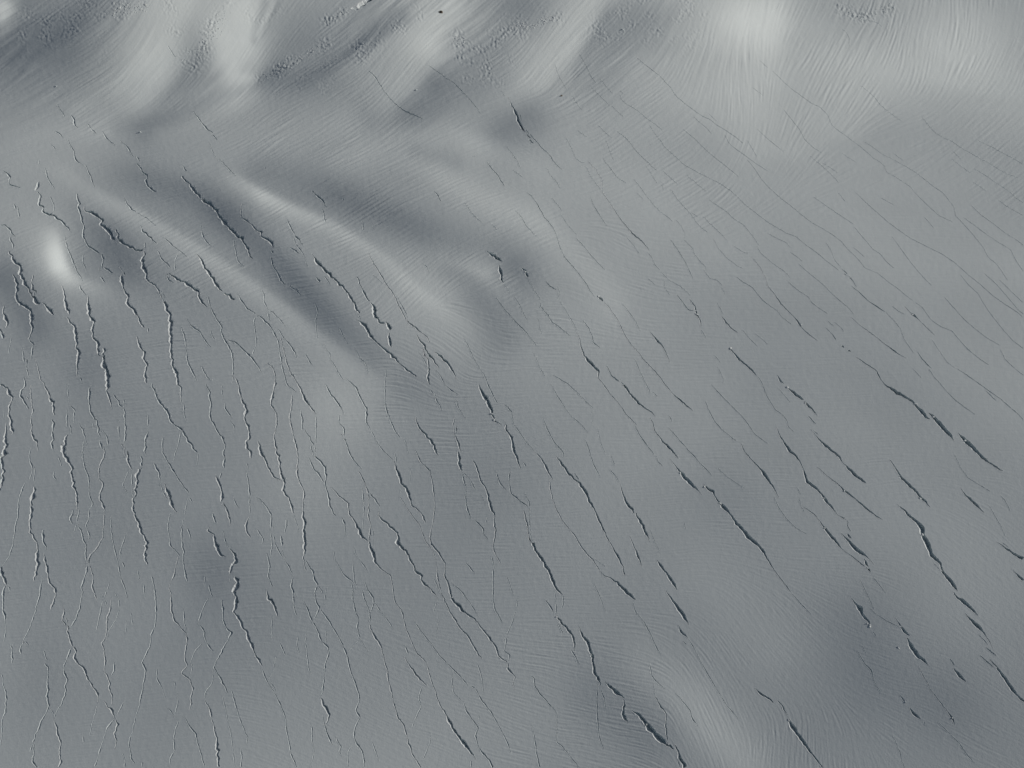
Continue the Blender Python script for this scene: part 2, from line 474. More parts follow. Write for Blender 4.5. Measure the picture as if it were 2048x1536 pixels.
# ------------------------------------------------------------------ crevasses (traced): x,y,width
LINES = """
112.5,207,2 122.5,222.5,2 127.5,228.8,2 128,235,2
140,228,2.5 148,238,2.5 147,243.8,2.5 150.8,251.2,2.5 157,255,2.5
174.2,246.2,2 183.8,258.8,2 194.5,270,2
203,260,2 212.5,275,2 230,292,2
108.8,261.2,2 120,268.8,2 128,278.8,2
134.5,277.5,2.5 140,290,2.5 148,303.8,2.5 150.5,317.5,2.5 156.2,323.8,2.5 167,332,2.5
170,327.5,2.5 178.8,347.5,2.5 189.5,375.5,2.5
240,280,2.5 253.8,293.8,2.5 260,305,2.5 267.5,314.5,2.5
272.5,312.5,2 280,324.5,2
273.2,326.2,3.5 282.5,337.5,3.5 285,345,3.5 295.5,350,3.5 294.5,356.2,3.5 290,360,3.5 296.2,372.5,3.5 305,380,3.5 312.5,385,3.5
385,221.2,2.5 397.5,236.2,2.5 400,241.2,2.5 412.5,256.2,2.5 428.8,268.8,2.5
422.5,267.5,2 436.2,282,2
417.5,283.8,1.5 428.8,311.2,1.5 435,323.8,1.5
436.2,315,1 472.5,353.8,1
6.2,339.5,3 20,353.8,3 18,367.5,3 23.8,371.2,3 41.2,375,3
78.8,361.2,5 77,372.5,5 70,382.5,5
89.2,333.8,2 92.5,350,2 105,372.5,2 110,378.8,2
77.5,318.8,1 77.5,331.2,1
366.2,330,2.5 370,340,2.5 375,342.5,2.5
100,285,1 112.5,300,1
735.8,141.2,2.5 752,156.2,2.5 762,172.5,2.5 769.5,185,2.5 784.5,201.2,2.5 795.8,212.5,2.5 809.5,222.5,2.5 824.5,227.5,2.5 846.5,238.8,2.5
855.8,130,2 872,141.2,2 887,152.5,2 907,165,2 918.2,176.2,2 934.5,193.8,2 952,213.8,2 962.5,229.5,2
1003.2,181.2,1.5 1008.2,192.5,1.5
973.2,322.5,3 987,341.2,3 997,352.5,3 1003.2,366.2,3 1010,373.8,3
949.5,305,1 949,313.8,1
529.5,331.2,1.5 530.8,341.2,1.5
1057.8,277.5,5 1067.8,288.8,5
1036.5,220,3 1042.8,240,3 1054,262.5,3 1071.5,282.5,3 1081.5,293.8,3 1099,310,3 1109,325,3 1125.2,341.2,3
1110.2,128.8,2 1116.5,150,2 1129,172.5,2 1134,180,2
1144,191.2,1.5 1151.5,205,1.5 1161.5,217.5,1.5 1165.2,221.2,1.5
1158.2,106.2,2.5 1165.2,120,2.5 1175.2,136.2,2.5 1180.2,150,2.5 1192.8,167.5,2.5
1180.2,171.2,2 1194,186.2,2 1207.8,200,2 1221.5,212.5,2
1220.2,208.8,2 1231.5,220,2 1247.8,234.5,2
1200.2,157.5,2 1209,168.8,2 1225.2,187.5,2
1239,178.8,1.5 1247.8,188.8,1.5
1239.5,188.8,2 1242.8,198.8,2 1251.5,207.5,2 1274,220,2 1294,237.5,2 1311.5,248.8,2 1325.2,261.2,2
1274,115,2.3 1289,128.8,2.3 1306.5,141.2,2.3 1321.5,153.8,2.3 1341.5,175,2.3 1347.8,186.2,2.3 1356.5,196.2,2.3 1379,213.8,2.3 1401.5,230,2.3 1421.5,240,2.3 1434,250,2.3 1454,262.5,2.3 1474,276.2,2.3 1487.8,287.5,2.3
1416.5,226.2,2 1434,242.5,2
1386.5,232.5,1 1399,245,1 1414,256.2,1 1424,268.8,1
1366.5,258.8,2 1386.5,275,2 1406.5,295,2 1429,315,2 1454,333.8,2 1477.8,353.8,2
1449,268.8,1.5 1459,287.5,1.5 1471.5,297.5,1.5 1489,310,1.5 1509,325,1.5 1536,342.5,1.5
1494,280,1 1506.5,300,1 1514,313.8,1
1196.5,250,2.5 1209,263.8,2.5 1224,276.2,2.5
1232.8,261.2,2.5 1251.5,276.2,2.5 1264,290,2.5 1267.8,297.5,2.5 1289,318.8,2.5 1315.2,342.5,2.5
1372.8,345,2 1376.5,353.8,2 1394,367.5,2 1414,384,2
1325.2,341.2,1.5 1339,353.8,1.5 1356.5,368.8,1.5
1291.5,331.2,2 1302.8,347.5,2 1310.2,361.2,2 1315.2,367.5,2
1322.8,366.2,1 1327.8,381.2,1
1205.2,316.2,2.5 1224,341.2,2.5 1232.8,352.5,2.5 1244,361.2,2.5 1252.8,366.2,2.5
1131.5,273.8,2 1141.5,293.8,2 1151.5,316.2,2 1160.2,323.8,2 1171.5,326.2,2
1171.5,332.5,1 1184,357.5,1 1202.8,381.2,1
1154,260,1.5 1164,267.5,1.5 1175.2,275,1.5
1211.5,280,1 1219,300,1 1227.8,322.5,1
1094,336.2,1.5 1101.5,351.2,1.5 1114,365,1.5 1121.5,378.8,1.5
1024,338.8,1.5 1034,346.2,1.5 1046.5,355,1.5
1519,120,1 1536,136.2,1
1505.2,175,1 1526.5,191.2,1
1786,305,2 1796,313.8,2 1807.2,321.2,2
1722.2,171.2,1.5 1736,182.5,1.5 1748.5,193.8,1.5 1761,210,1.5 1776,222.5,1.5 1791,233.8,1.5 1803.5,242.5,1.5
1843.5,233.8,2 1858.5,252.5,2 1871,266.2,2 1886,275,2 1903.5,282.5,2 1921,295,2 1941,306.2,2 1958.5,316.2,2 1976,325,2 1996,337.5,2 2016,348.8,2 2036,355,2
1953.5,278.8,2 1961,283.8,2 1983.5,293.8,2 2001,303.8,2 2026,316.2,2 2046,328.8,2
1906,302.5,1 1923.5,320,1
1903.5,317.5,1.5 1926,335,1.5 1941,346.2,1.5
1943.5,362.5,1 1961,373.8,1 1973.5,384,1
1567.2,218.8,1.5 1581,236.2,1.5 1598.5,257.5,1.5 1608.5,277.5,1.5 1626,295,1.5 1643.5,305,1.5
1617.2,310,1 1636,325,1 1656,342.5,1 1671,357.5,1 1678.5,366.2,1
1643.5,325,1 1658.5,333.8,1 1676,346.2,1
1683.5,305,1 1696,315,1 1713.5,325,1
333.8,87.5,1.4 342.5,103.8,1.4 352.5,116.2,1.4
380,100,1.4 371.2,113.8,1.4 362.5,125,1.4
700.8,18.8,3 712,14.5,7 723.2,7.5,11 733.2,0,20 743.2,-10,24
1496.5,56.2,1.6 1514,51.2,1.6 1526.5,47.5,1.6
1683.5,57.5,1.5 1693.5,65,1.5 1699,77.5,1.5 1698.5,97.5,1.5
1776.5,41.2,1.6 1773.5,57.5,1.6 1771.5,73.8,1.6
1828.5,13.8,1.6 1818.5,32.5,1.6 1812.2,57.5,1.6
1711,32.5,1.5 1726,40,1.5 1746,43,1.5 1757.2,46.2,1.5 1764.8,55,1.5
72.5,382.8,4 81.2,389,4 79.5,399,4 78,407.8,4 86.2,415.2,4 87.5,422.8,4 93.8,428.5,4 106.2,430.2,4 110,435.2,4 122.5,441.5,4 132.5,452.8,4 140,464,4
100,391.5,2 106.2,406.5,2 109.2,416.5,2 106.2,429,2
27.5,405.2,2 32,420.2,2
35,411.5,2 37.5,426.5,2 40.5,437,2
0,450.2,3.5 10,451.5,3.5 18.8,459,3.5 23.8,466.5,3.5 31.2,476.5,3.5
20,471.5,3 19.5,480.2,3 26.2,490.2,3 25.5,499,3
17.5,500.2,6 23.8,509,5 25,516.5,6 37.5,529,7 41.2,537.8,8 38.8,546.5,6 46.2,556.5,7 52.5,569,7 57.5,581.5,7 66.2,591.5,9 72.5,600.2,9 81.2,608.5,6
66.2,549,4 62.5,565.2,3 63.8,576.5,6 71.2,582.8,7 67.5,591.5,7
26.2,547.8,5.5 32.5,564,5.5 35,577.8,5.5 32.5,589,5.5 33.8,601.5,5.5 40,610.2,5.5 51.2,612.8,5.5 61.2,617.8,5.5 63.8,634,5.5 62.5,646.5,5.5 65.5,659,5.5 60,674,5.5 57,680.2,5.5
57,680.2,3.5 66.2,689,3.5 63.8,704,3.5 61.2,721.5,3.5
86.2,602.8,6 93.8,614,6 102.5,624,6 108,630.2,6
7.5,606.5,3.5 6.2,624,3.5 12.5,636.5,7 15,646.5,7 11.2,656.5,3.5
1.2,655.2,5 3.8,666.5,5 6.2,679,5
21.2,675.2,2.5 23.8,685.2,2.5 17.5,696.5,2.5 17,709,2.5
155,385.2,3.5 153.8,395.2,3.5 160,406.5,3.5 156.2,414,3.5 161.2,426.5,3.5 166.2,446.5,3.5 168,457.8,3.5 166.2,469,3.5 170,481.5,3.5 177.5,491.5,3.5 190,501.5,3.5 200,507.8,3.5
202.5,506.5,4 206.2,519,4 203,531.5,4 205,541.5,4
205,535.2,3.5 217.5,541.5,3.5 227.5,547.8,3.5
200,532.8,3 200,537.8,3 205,541.5,3
202.5,551.5,3 205,557.8,3 212,567.8,3
167.5,411.5,4 172.5,421.5,5 190,430.2,7 205,441.5,9 201.2,446.5,6 212.5,456.5,8 225,474,8 235,489,5
228.8,457.8,6 236.2,466.5,6 233.8,471.5,6 240,481.5,6 250,489,6 265,495.2,6 277.5,499,6 290,499.5,6
289.5,482.8,2 290,499,2
321.2,581.5,2.5 327.5,592.8,2.5 325,604,2.5
166.2,506.5,2.5 166.2,524,2.5 171.2,534,2.5 172,542.8,2.5
130,471.5,2 132.5,489,2 142.5,514,2 150,534,2 160,554,2 167.5,562.8,2
238.8,532.8,5 246.2,541.5,3 243.8,550.2,3 242,559,9 244.5,571.5,5 252.5,586.5,5 255.5,594,5 252.5,606.5,5 260,612.8,5 270,622.8,5 277.5,634,5 281.2,646.5,5 287.5,656.5,5
236.2,531.5,3 246.2,540.2,3 248.8,552.8,3
295,654,2 297.5,666.5,2
280,449,3 285,461.5,3 300,475.2,3 313.8,487.8,3
313.8,500.2,2.5 322.5,516.5,2.5 335,529,2.5 340.5,539,2.5
247.5,391.5,2.5 252.5,405.2,2.5 261.2,417.8,2.5 272.5,425.2,2.5
272.5,425.2,1 295,437.8,1 312.5,452.8,1
325,472.8,2 337.5,484,2 350,494,2 361.2,504,2 375,515.2,2
356.2,505.2,1.5 348.8,524,1.5 351.2,546.5,1.5
331.2,547.8,5 342.5,550.2,5 350,556.5,5 365,562.8,5 382.5,572.8,5 395,582.8,5 398.8,596.5,5 405,606.5,5 415,615.2,5
332.5,551.5,3.5 338.8,559,3.5 347.5,567.8,3.5
392.5,506.5,2 402.5,520.2,5 410,535.2,6 422.5,551.5,7 432.5,566.5,7 445,584,5
447.5,584,6 460,591.5,6 470,601.5,6
415,589,2.5 418.8,609,2.5 425,624,2.5 435,641.5,2.5 445,654,2.5 441.2,661.5,2.5 447.5,676.5,2.5 457.5,694,2.5 465,709,2.5 466.2,731.5,2.5 466.2,749,2.5 463.8,768,2.5
512,626.5,2 507.5,644,2 510,659,2 512,674,2 512,691.5,2 502.5,712.8,2
403.8,384,4 405,399,4
467.5,474,2 471.2,501.5,2 475,521.5,2 488.8,535.2,2
401.2,449,2 403.8,466.5,2 410,481.5,2 422.5,494,2
121.2,566.5,1 127.5,581.5,2 128.8,596.5,4 135,614,7 140,630.2,4
132.5,634,4.5 140,646.5,4.5 150,656.5,4.5 152.5,671.5,6 153.8,691.5,6 157.5,709,7 154.5,731.5,4 153.8,746.5,3 156.2,754,4.5
157.5,567.8,2.5 162.5,580.2,2.5 173.8,591.5,2.5
176.2,589,2 176.2,609,7 178,629,8 187.5,641.5,6 185,664,6 186.2,676.5,5 196.2,686.5,6 193.8,706.5,5 203.8,715.2,5
272.5,670.2,2 278.8,691.5,5 288.8,706.5,5 287.5,716.5,5 295,731.5,6 290,749,6 291.2,768,5
361.2,651.5,2 368.8,671.5,2 372.5,696.5,2 373.8,721.5,2 385,744,2 395,766.5,2
402.5,731.5,2 412.5,752.8,2 423.8,761.5,2
372.5,636.5,2 382.5,651.5,2 400,664,2 410,681.5,2 422.5,695.2,2
421.2,659,1.5 423.8,671.5,1.5 430,680.2,1.5
43.8,694,2 46.2,714,2 52.5,734,2 58,756.5,2
53.8,716.5,3 52.5,739,3
160,754,1.5 165,766.5,1.5
542,499,3 547,506.5,3
540.8,511.5,3 544.5,526.5,3 553.2,544,3 560.8,559,3 572,572.8,3
578.2,566.5,2 583.2,576.5,2 593.2,579,2 602,591.5,2
573.2,439,3 579.5,450.2,3 584.5,461.5,3 589.5,470.2,3 597,476.5,3 605.8,491.5,3
583.2,464,1.5 592,489,1.5 607,509,1.5 614.5,534,1.5
579.5,495.2,4 589.5,500.2,4 599.5,507.8,4
632,552.8,5 640.8,565.2,5
623.2,506.5,3 632,521.5,6 642,531.5,7 652,541.5,8 664.5,554,7 678.2,566.5,6 687,574,4 697,586.5,6 704.5,601.5,6 714.5,616.5,6 719.5,627.8,6
648.2,551.5,1.5 662,570.2,1.5
713.2,639,3 724.5,646.5,5 734.5,656.5,7 742,671.5,6 754.5,685.2,4 767,696.5,4 777,702.8,6 785.8,714,6 799.5,726.5,3 814.5,739,5 834.5,754,5
715.8,627.8,2 722,641.5,2
712,551.5,4 719.5,566.5,4 727,584,4 734.5,597.8,4 740.8,604,4
742,601.5,4 745.8,614,7 750.8,631.5,9 758.2,644,7 770.8,647.8,4
770.8,641.5,4 777,651.5,10 782,661.5,6
776.5,664,5 778.2,679,10 783.2,695.2,4
725.8,436.5,2.5 725.8,461.5,2.5
735.8,504,2.5 744.5,521.5,2.5 753.2,536.5,2.5 762,551.5,2.5 774.5,571.5,2.5 787,589,2.5 794.5,604,2.5 803.2,621.5,2.5 809.5,634,2.5 819.5,649,5 832,655.2,5 842,664,2.5 854.5,672.8,2.5 859.5,686.5,2.5
794.5,591.5,2 802,609,2 812,626.5,2 815.8,641.5,2
744.5,549,1.5 765.8,567.8,1.5
622,381.5,4 632,389,4 642,396.5,4 649.5,405.2,4 652,416.5,4
643.2,416.5,3 648.2,426.5,3 648.2,436.5,3 653.2,445.2,3
684.5,395.2,1.5 687,401.5,1.5
844.5,526.5,1.5 852,531.5,1.5 859.5,545.2,1.5
867,380.2,3 878.2,395.2,3 883.2,404,3
928.2,405.2,2 939.5,421.5,2 952,436.5,2 964.5,445.2,2
982,446.5,1.5 994.5,461.5,1.5
973.2,500.2,4 984.5,509,6 999.5,520.2,9 1004.5,524,4
999.5,527.8,5 1000,544,9 1007,567.8,5
1008.2,567.8,1 1019.5,585.2,1
522,579,1.5 529.5,591.5,1.5 527,601.5,1.5 534.5,616.5,1.5 548.2,627.8,1.5 559.5,639,1.5 572,654,1.5
535.8,616.5,2 537,631.5,2 540.8,645.2,2
557,656.5,2.5 565.8,674,2.5 578.2,689,2.5 589.5,704,2.5 593.2,716.5,2.5
629.5,604,2 635.8,624,2 630.8,641.5,2 634.5,679,2
647,689,1.5 654.5,701.5,1.5 660.8,709,1.5 659.5,716.5,1.5 669.5,731.5,1.5 677,746.5,1.5 688.2,762.8,1.5
609.5,706.5,2 619.5,724,2 625.8,732.8,2
678.2,654,1.5 687,674,1.5 697,689,1.5
709.5,694,1.2 719.5,716.5,1.2 730.8,726.5,1.2 737,749,1.2
832,669,4 839.5,681.5,4 848.2,691.5,6 850.8,701.5,6 862,714,5 872,729,4 879.5,736.5,4
838.2,704,1.5 849.5,721.5,1.5 854.5,739,1.5
867,702.8,2 882,714,6 894.5,727.8,8 904.5,739,4 914.5,761.5,2
1194,591.5,3 1202.8,597.8,8 1207.8,602.8,4
1101.5,395.2,2.5 1119,414,2.5 1124,424,2.5
1119,425.2,2 1131.5,444,2 1139,454,2 1154,470.2,2
1151.5,475.2,2.5 1164,489,2.5 1179,507.8,2.5 1194,524,2.5 1210.2,540.2,2.5
1180.2,394,2.5 1189,414,2.5 1199,429,2.5 1214,452.8,2.5
1295.2,504,2.2 1305.2,516.5,2.2 1309,527.8,2.2 1320.2,541.5,2.2
1322.8,544,1 1336.5,559,1 1359,571.5,1 1381.5,591.5,1
1252.8,474,1.5 1266.5,489,1.5 1279,509,1.5
1340.2,477.8,2.5 1351.5,494,2.5 1364,512.8,2.5 1374,531.5,2.5 1386.5,559,2.5
1271.5,384,1.5 1286.5,399,1.5
1351.5,439,1.5 1364,454,1.5 1370.2,466.5,1.5 1369,476.5,1.5
1367.8,479,1.8 1386.5,497.8,1.8 1387.8,506.5,1.8 1399,521.5,1.8 1411.5,534,1.8 1412.8,541.5,1.8
1406.5,539,2.2 1419,556.5,2.2 1434,560.2,2.2 1445.2,571.5,2.2
1442.8,574,1 1451.5,591.5,1
1341.5,379,2 1359,404,2 1374,420.2,2 1384,431.5,2 1392.8,445.2,2 1404,456.5,2 1416.5,465.2,2
1381.5,424,1.5 1396.5,434,1.5
1405.2,431.5,1.5 1421.5,449,1.5 1439,465.2,1.5 1454,480.2,1.5
1426.5,476.5,1.5 1436.5,496.5,1.5 1454,516.5,1.5 1474,531.5,1.5 1486.5,536.5,1.5
1416.5,397.8,2.2 1431.5,409,2.2 1454,424,2.2 1466.5,436.5,2.2 1486.5,449,2.2 1499,464,2.2 1519,491.5,2.2
1466.5,491.5,1.5 1484,502.8,1.5 1496.5,507.8,1.5
1030.2,419,2.5 1044,435.2,2.5 1051.5,451.5,2.5 1059,459,2.5 1072.8,472.8,2.5
1041.5,534,2 1050.2,544,8 1056.5,556.5,6
1056.5,557.8,1.5 1066.5,579,1.5 1081.5,599,1.5
1080.2,604,2.5 1080.2,611.5,2.5 1094,629,2.5 1104,644,2.5 1121.5,656.5,2.5 1141.5,672.8,2.5
1090.2,561.5,4 1101.5,572.8,4 1114,580.2,4
1112.8,571.5,2 1118.5,582.8,2 1116.5,594,2 1119,601.5,2
1119,601.5,1 1131.5,621.5,1 1146.5,646.5,1 1156.5,666.5,1
1027.8,591.5,1.5 1039,610.2,1.5 1049,631.5,1.5 1055.2,644,1.5
1075.2,636.5,2.5 1079,654,2.5 1083.5,667.8,2.5
1164,639,2.5 1179,659,2.5 1184,671.5,2.5 1186.5,684,2.5 1201.5,696.5,2.5
1299,661.5,3 1306.5,670.2,3 1314,680.2,6 1324,690.2,4 1329,699,3 1340.2,725.2,3
1244,606.5,2 1264,631.5,2 1281.5,662.8,2
1295.2,556.5,1 1311.5,570.2,1
1327.8,560.2,1 1330.2,576.5,1 1340.2,591.5,1
1352.8,587.8,3 1366.5,606.5,3 1376.5,619,3 1391.5,622.8,3
1377.8,596.5,3.5 1390.2,611.5,3.5 1392.8,627.8,6 1401.5,641.5,3.5 1401.5,659,3.5
1401.5,659,1 1414,679,1
1432.8,604,2 1446.5,627.8,2
1442.8,631.5,4 1451.5,644,5 1461.5,655.2,4 1476.5,666.5,4
1484,659,2 1499,676.5,2 1516.5,694,2
1459,696.5,6 1474,714,7 1494,731.5,7 1514,751.5,5
1427.8,710.2,1.5 1441.5,725.2,1.5
1434,731.5,1.5 1446.5,756.5,1.5 1446.5,768,1.5
1509,666.5,1.5 1524,677.8,1.5 1536,689,1.5
1066.5,704,1.5 1079,734,1.5 1091.5,756.5,1.5
1212.8,730.2,3.5 1224,751.5,3.5 1236.5,761.5,3.5 1249,769,3.5
1536,466.5,1.8 1556,477.8,1.8 1571,484,1.8 1581,495.2,1.8
1578.5,502.8,1.5 1596,515.2,1.5 1604.8,522.8,1.5
1686,546.5,3.5 1701,555.2,3.5
1678.5,534,3.5 1691,544,3.5 1706,561.5,3.5 1713.5,574,3.5
1702.2,571.5,3 1721,586.5,3 1736,601.5,3 1753.5,612.8,4 1771,624,3
1651,484,1.5 1661,499,1.5 1668.5,519,1.5 1686,539,1.5
1771,624,1.5 1788.5,641.5,1.5 1801,657.8,1.5 1808.5,679,1.5 1828.5,707.8,1.5
1573.5,560.2,2 1586,572.8,2 1601,584,2 1616,592.8,2 1623.5,605.2,2 1638.5,616.5,2 1656,627.8,2
1596,526.5,1.5 1618.5,546.5,1.5 1646,569,1.5 1668.5,591.5,1.5 1686,606.5,1.5 1698.5,616.5,1.5 1708.5,630.2,1.5
1702.2,634,2 1721,651.5,2 1746,669,2 1766,685.2,2 1788.5,701.5,5 1801,710.2,2 1813.5,716.5,2
1653.5,640.2,2.5 1668.5,652.8,2.5
1668.5,644,1.5 1681,654,1.5 1688.5,664,1.5
1651,655.2,3 1663.5,666.5,3 1672.2,681.5,5
1682.2,689,6 1688.5,695.2,6
1696,699,5 1701,702.8,5
1626,392.8,1.8 1648.5,409,1.8 1676,427.8,1.8 1708.5,449,1.8
1708.5,454,1.8 1721,469,1.8 1736,486.5,1.8 1746,499,1.8 1761,507.8,1.8 1771,521.5,1.8 1788.5,536.5,1.8
1711,384,1.5 1731,404,1.5 1756,426.5,1.5 1776,444,1.5 1796,459,1.5 1821,476.5,1.5 1853.5,492.8,1.5 1886,509,1.5 1911,526.5,1.5 1936,549,1.5 1961,569,1.5 1986,591.5,1.5 2011,609,1.5 2036,625.2,1.5 2048,636.5,1.5
1926,434,1.5 1948.5,450.2,1.5 1973.5,469,1.5 1996,484,1.5 2021,499,1.5 2033.5,524,1.5 2048,544,1.5
1941,409,1.8 1961,429,1.8 1986,446.5,1.8 2011,466.5,1.8 2033.5,480.2,1.8 2048,491.5,1.8
1996,399,1.2 2011,411.5,1.2 2036,425.2,1.2 2048,431.5,1.2
1783.5,471.5,1.5 1801,496.5,1.5 1813.5,514,1.5 1831,536.5,1.5 1846,554,1.5 1863.5,571.5,1.5
1848.5,434,1 1868.5,456.5,1
1808.5,611.5,2.5 1821,625.2,2.5 1827.2,630.2,6 1838.5,640.2,2.5 1851,652.8,2.5 1871,671.5,2.5
1783.5,611.5,2 1796,621.5,2 1809.8,629,2
1831,604,1.8 1846,616.5,1.8 1861,639,1.8 1881,652.8,1.8 1903.5,661.5,1.8 1916,676.5,1.8 1936,699,1.8 1961,719,1.8 1978.5,730.2,1.8
1888.5,594,1.5 1908.5,616.5,1.5 1926,636.5,1.5 1946,654,1.5 1971,674,1.5 2001,691.5,1.5
1921,549,1.5 1936,569,1.5 1956,586.5,1.5 1968.5,609,1.5 1986,634,1.5 2006,659,1.5 2026,681.5,1.5 2048,697.8,1.5
2001,699,1.8 2008.5,716.5,1.8 2023.5,731.5,1.8 2048,751.5,1.8
1863.5,679,1.5 1878.5,701.5,1.5 1893.5,724,1.5 1911,736.5,1.5
1833.5,701.5,3.5 1843.5,716.5,3.5 1863.5,737.8,3.5
1823.5,735.2,1.5 1843.5,756.5,1.5
1968.5,546.5,1.5 1993.5,569,1.5 2011,589,1.5 2023.5,604,1.5 2036,619,1.5 2048,629,1.5
1998.5,559,1.2 2023.5,584,1.2 2048,606.5,1.2
1553.5,747.8,3 1562.2,762.8,6 1568.5,768,3
1761,395.2,1.2 1788.5,410.2,1.2
1676,384,1 1691,404,1
1706,494,1.2 1731,515.2,1.2
-1.2,768,4 10,773,4 15,778,6 22.5,788,6 25,795.5,3 18,810.5,4 19.5,825.5,4 22,840.5,4 21.2,850.5,5 25,860.5,5 22.5,871.8,4
51.2,791.8,2 57.5,800.5,2
61.2,768,2.5 62.5,793,2.5 66.2,824.2,2.5 60.5,835.5,2.5 63.8,853,4 62.5,861.8,5 66.2,875.5,5 72.5,883,5 75.5,893,4 75,903,2.5
61.2,895.5,2 58,918,2 65.5,938,2 60,960.5,2
68.8,930.5,1.5 68.8,973,1.5
12.5,843,2 12.5,860.5,4 8.8,878,6 11.2,890.5,9 6.2,908,9 3.8,923,9 5,940.5,6 5,958,7 1.2,978,4 0,983,6
7.5,820.5,1.5 8.8,840.5,1.5
103.8,836.8,4 107.5,848,4 105,863,4 107.5,878,4 102.5,888,4 105,900.5,4
116.2,910.5,2 123.8,934.2,2
107.5,940.5,2 107.5,953,2 115,960.5,2
136.2,768,2 137,793,2 138,813,2
135,815.5,2 132.5,855.5,2
140,790.5,2 138.8,810.5,2 148.8,819.2,2 146.2,848,2
140,848,2.5 142.5,863,2.5 143,870.5,2.5
133,866.8,4 131.2,883,6 123.8,898,8 125,905.5,8 132.5,918,6 140,928,4 145.5,935.5,6 143.8,950.5,6 147.5,968,6 153.8,985.5,6 155,995.5,6 150,1000.5,6 155,1020.5,6
158.8,1018,2 153,1045.5,2
147.5,1019.2,4 141.2,1035.5,4 143,1050.5,4
153,1045.5,1.5 148,1066.8,1.5
167.5,880.5,2 165,918,2 170,938,2 177.5,953,2 178.8,980.5,2 178.8,993,2 186.2,1006.8,2 177.5,1023,2 177.5,1038,2 171.2,1051.8,2 180,1071.8,2 173.8,1088,2
178.8,768,3 178.8,803,4 180,820.5,4 187.5,834.2,4 196.2,853,4 200,875.5,4
155,843,2 165,858,2 175,890.5,2
188,840.5,2 184.5,858,2
205,858,2 215,875.5,2 215.5,893,2
200,880.5,2.5 203.8,900.5,2.5
223.8,785.5,3 235,798,3 238.8,808,3 245,814.2,3
247.5,798,2.5 248,818,2.5 250,843,2.5 250,875.5,2.5 247,889.2,2.5
236.2,838,1.5 238,865.5,1.5 239.5,883,1.5
240,886.8,3 247.5,895.5,3 252.5,915.5,3
247.5,889.2,4 255,903,4 255,920.5,5 262.5,933,4 264.5,940.5,4
264.5,940.5,2 263.8,968,2 265.5,995.5,2
257.5,940.5,2 250,959.2,2 245,968,2 255,988,2
282.5,933,4 277.5,940.5,6 272.5,953,8 276.2,960.5,5 271.2,975.5,6 270,993,4 266.2,1000.5,6 265,1015.5,5 270,1033,6 277.5,1053,6 287.5,1070.5,4 294.5,1089.2,6 290,1098,6 290,1115.5,6 293.8,1130.5,6
296.2,858,4 292.5,873,4 292.5,888,4 290,900.5,4 291.2,911.8,4
296.2,828,1.5 296.2,853,1.5
282.5,910.5,4 285,920.5,4 282.5,935.5,4
302.5,765.5,3.5 310,785.5,4 320,805.5,3.5 335,823,4 340,840.5,3.5 350,850.5,3.5 362.5,858,3.5 375,880.5,3.5 388.8,899.2,3.5 396.2,905.5,3.5
396.2,905.5,1.5 394.5,933,1.5
362.5,860.5,2 355,893,2 345,925.5,2
324.5,873,2.5 325,905.5,2.5 337.5,925.5,2.5 346.2,943,2.5 360,963,2.5 375,983,2.5 377,990.5,2.5
377,990.5,1.5 372.5,1013,1.5 367.5,1033,1.5 363.8,1050.5,1.5
377,993,1.5 385,1005.5,1.5
307.5,925.5,3 316.2,940.5,3 321.2,963,3
326.2,965.5,4 335,980.5,6 340,998,7 345,1013,5 353.8,1026.8,3
321.2,963,2 325,983,2 337.5,1003,2
342.5,1023,2 337.5,1038,2 336.2,1058,2 339.5,1075.5,2 340,1090.5,2 357.5,1108,2 361.2,1118,2
373.8,1054.2,2 380,1070.5,2 382.5,1081.8,2
367.5,808,1.5 368.8,830.5,1.5 372.5,845.5,1.5
410,768,3.5 420,784.2,3.5 418.8,795.5,3.5 422.5,806.8,3.5 420,823,3.5 422.5,840.5,3.5 435,860.5,3.5 445,878,3.5 451.2,888,3.5 447.5,900.5,3.5 448.8,918,3.5 446.2,928,3.5 450,939.2,3.5
443.8,944.2,2 438.8,958,2
430,948,4 437.5,965.5,5 442.5,975.5,4 445,995.5,5 442.5,1003,4 455,1020.5,4 460,1035.5,4 459.5,1053,4
442.5,1003,2 443.8,1015.5,2
443.8,768,2 445,790.5,2 447.5,800.5,2
450,803,2.5 450,815.5,2.5 457.5,828,2.5 465,838,2.5
457.5,838,2 468.8,853,2 468,873,2
492.5,923,2.5 498.8,943,2.5
492.5,940.5,2.5 497.5,968,2.5 498.8,993,2.5 500,1030.5,2.5
500,1031.8,3.5 492.5,1045.5,5 493.8,1063,3.5 501.2,1076.8,3.5
466.2,989.2,2.5 470,1005.5,2.5 478.8,1018,2.5
423.8,1025.5,3 428.8,1035.5,3 433.8,1046.8,3
421.2,1050.5,3 415,1060.5,4 427.5,1070.5,4 431.2,1085.5,7 437.5,1104.2,7 452.5,1115.5,3
446.2,1060.5,2.5 450,1080.5,2.5 457.5,1095.5,2.5
50,963,2 37.5,998,2 36.2,1028,2 30,1058,2 26.2,1085.5,2 20,1110.5,2 5,1133,2
85,1058,3.5 85,1083,3.5 95,1100.5,3.5
250,1065.5,1.5 250,1075.5,1.5 241.2,1098,1.5 240,1120.5,1.5
242.5,1123,2 250,1135.5,2
514.5,880.5,4 524.5,910.5,6 532,923,5 539.5,940.5,6 547,953,4 565.8,963,2
587,1028,1.5 594.5,1050.5,1.5 598.2,1068,1.5
584.5,788,2.5 583.2,818,2.5 580,828,2.5 580.8,845.5,2.5 587,873,2.5 594.5,900.5,4 595.8,923,2.5 593.2,940.5,4 598.2,960.5,2.5 608.2,983,2.5 607,1008,2.5 605.8,1028,4 609.5,1043,8 609.5,1063,8 610.8,1083,8 609.5,1100.5,4 605.8,1114.2,2.5 612,1143,2.5
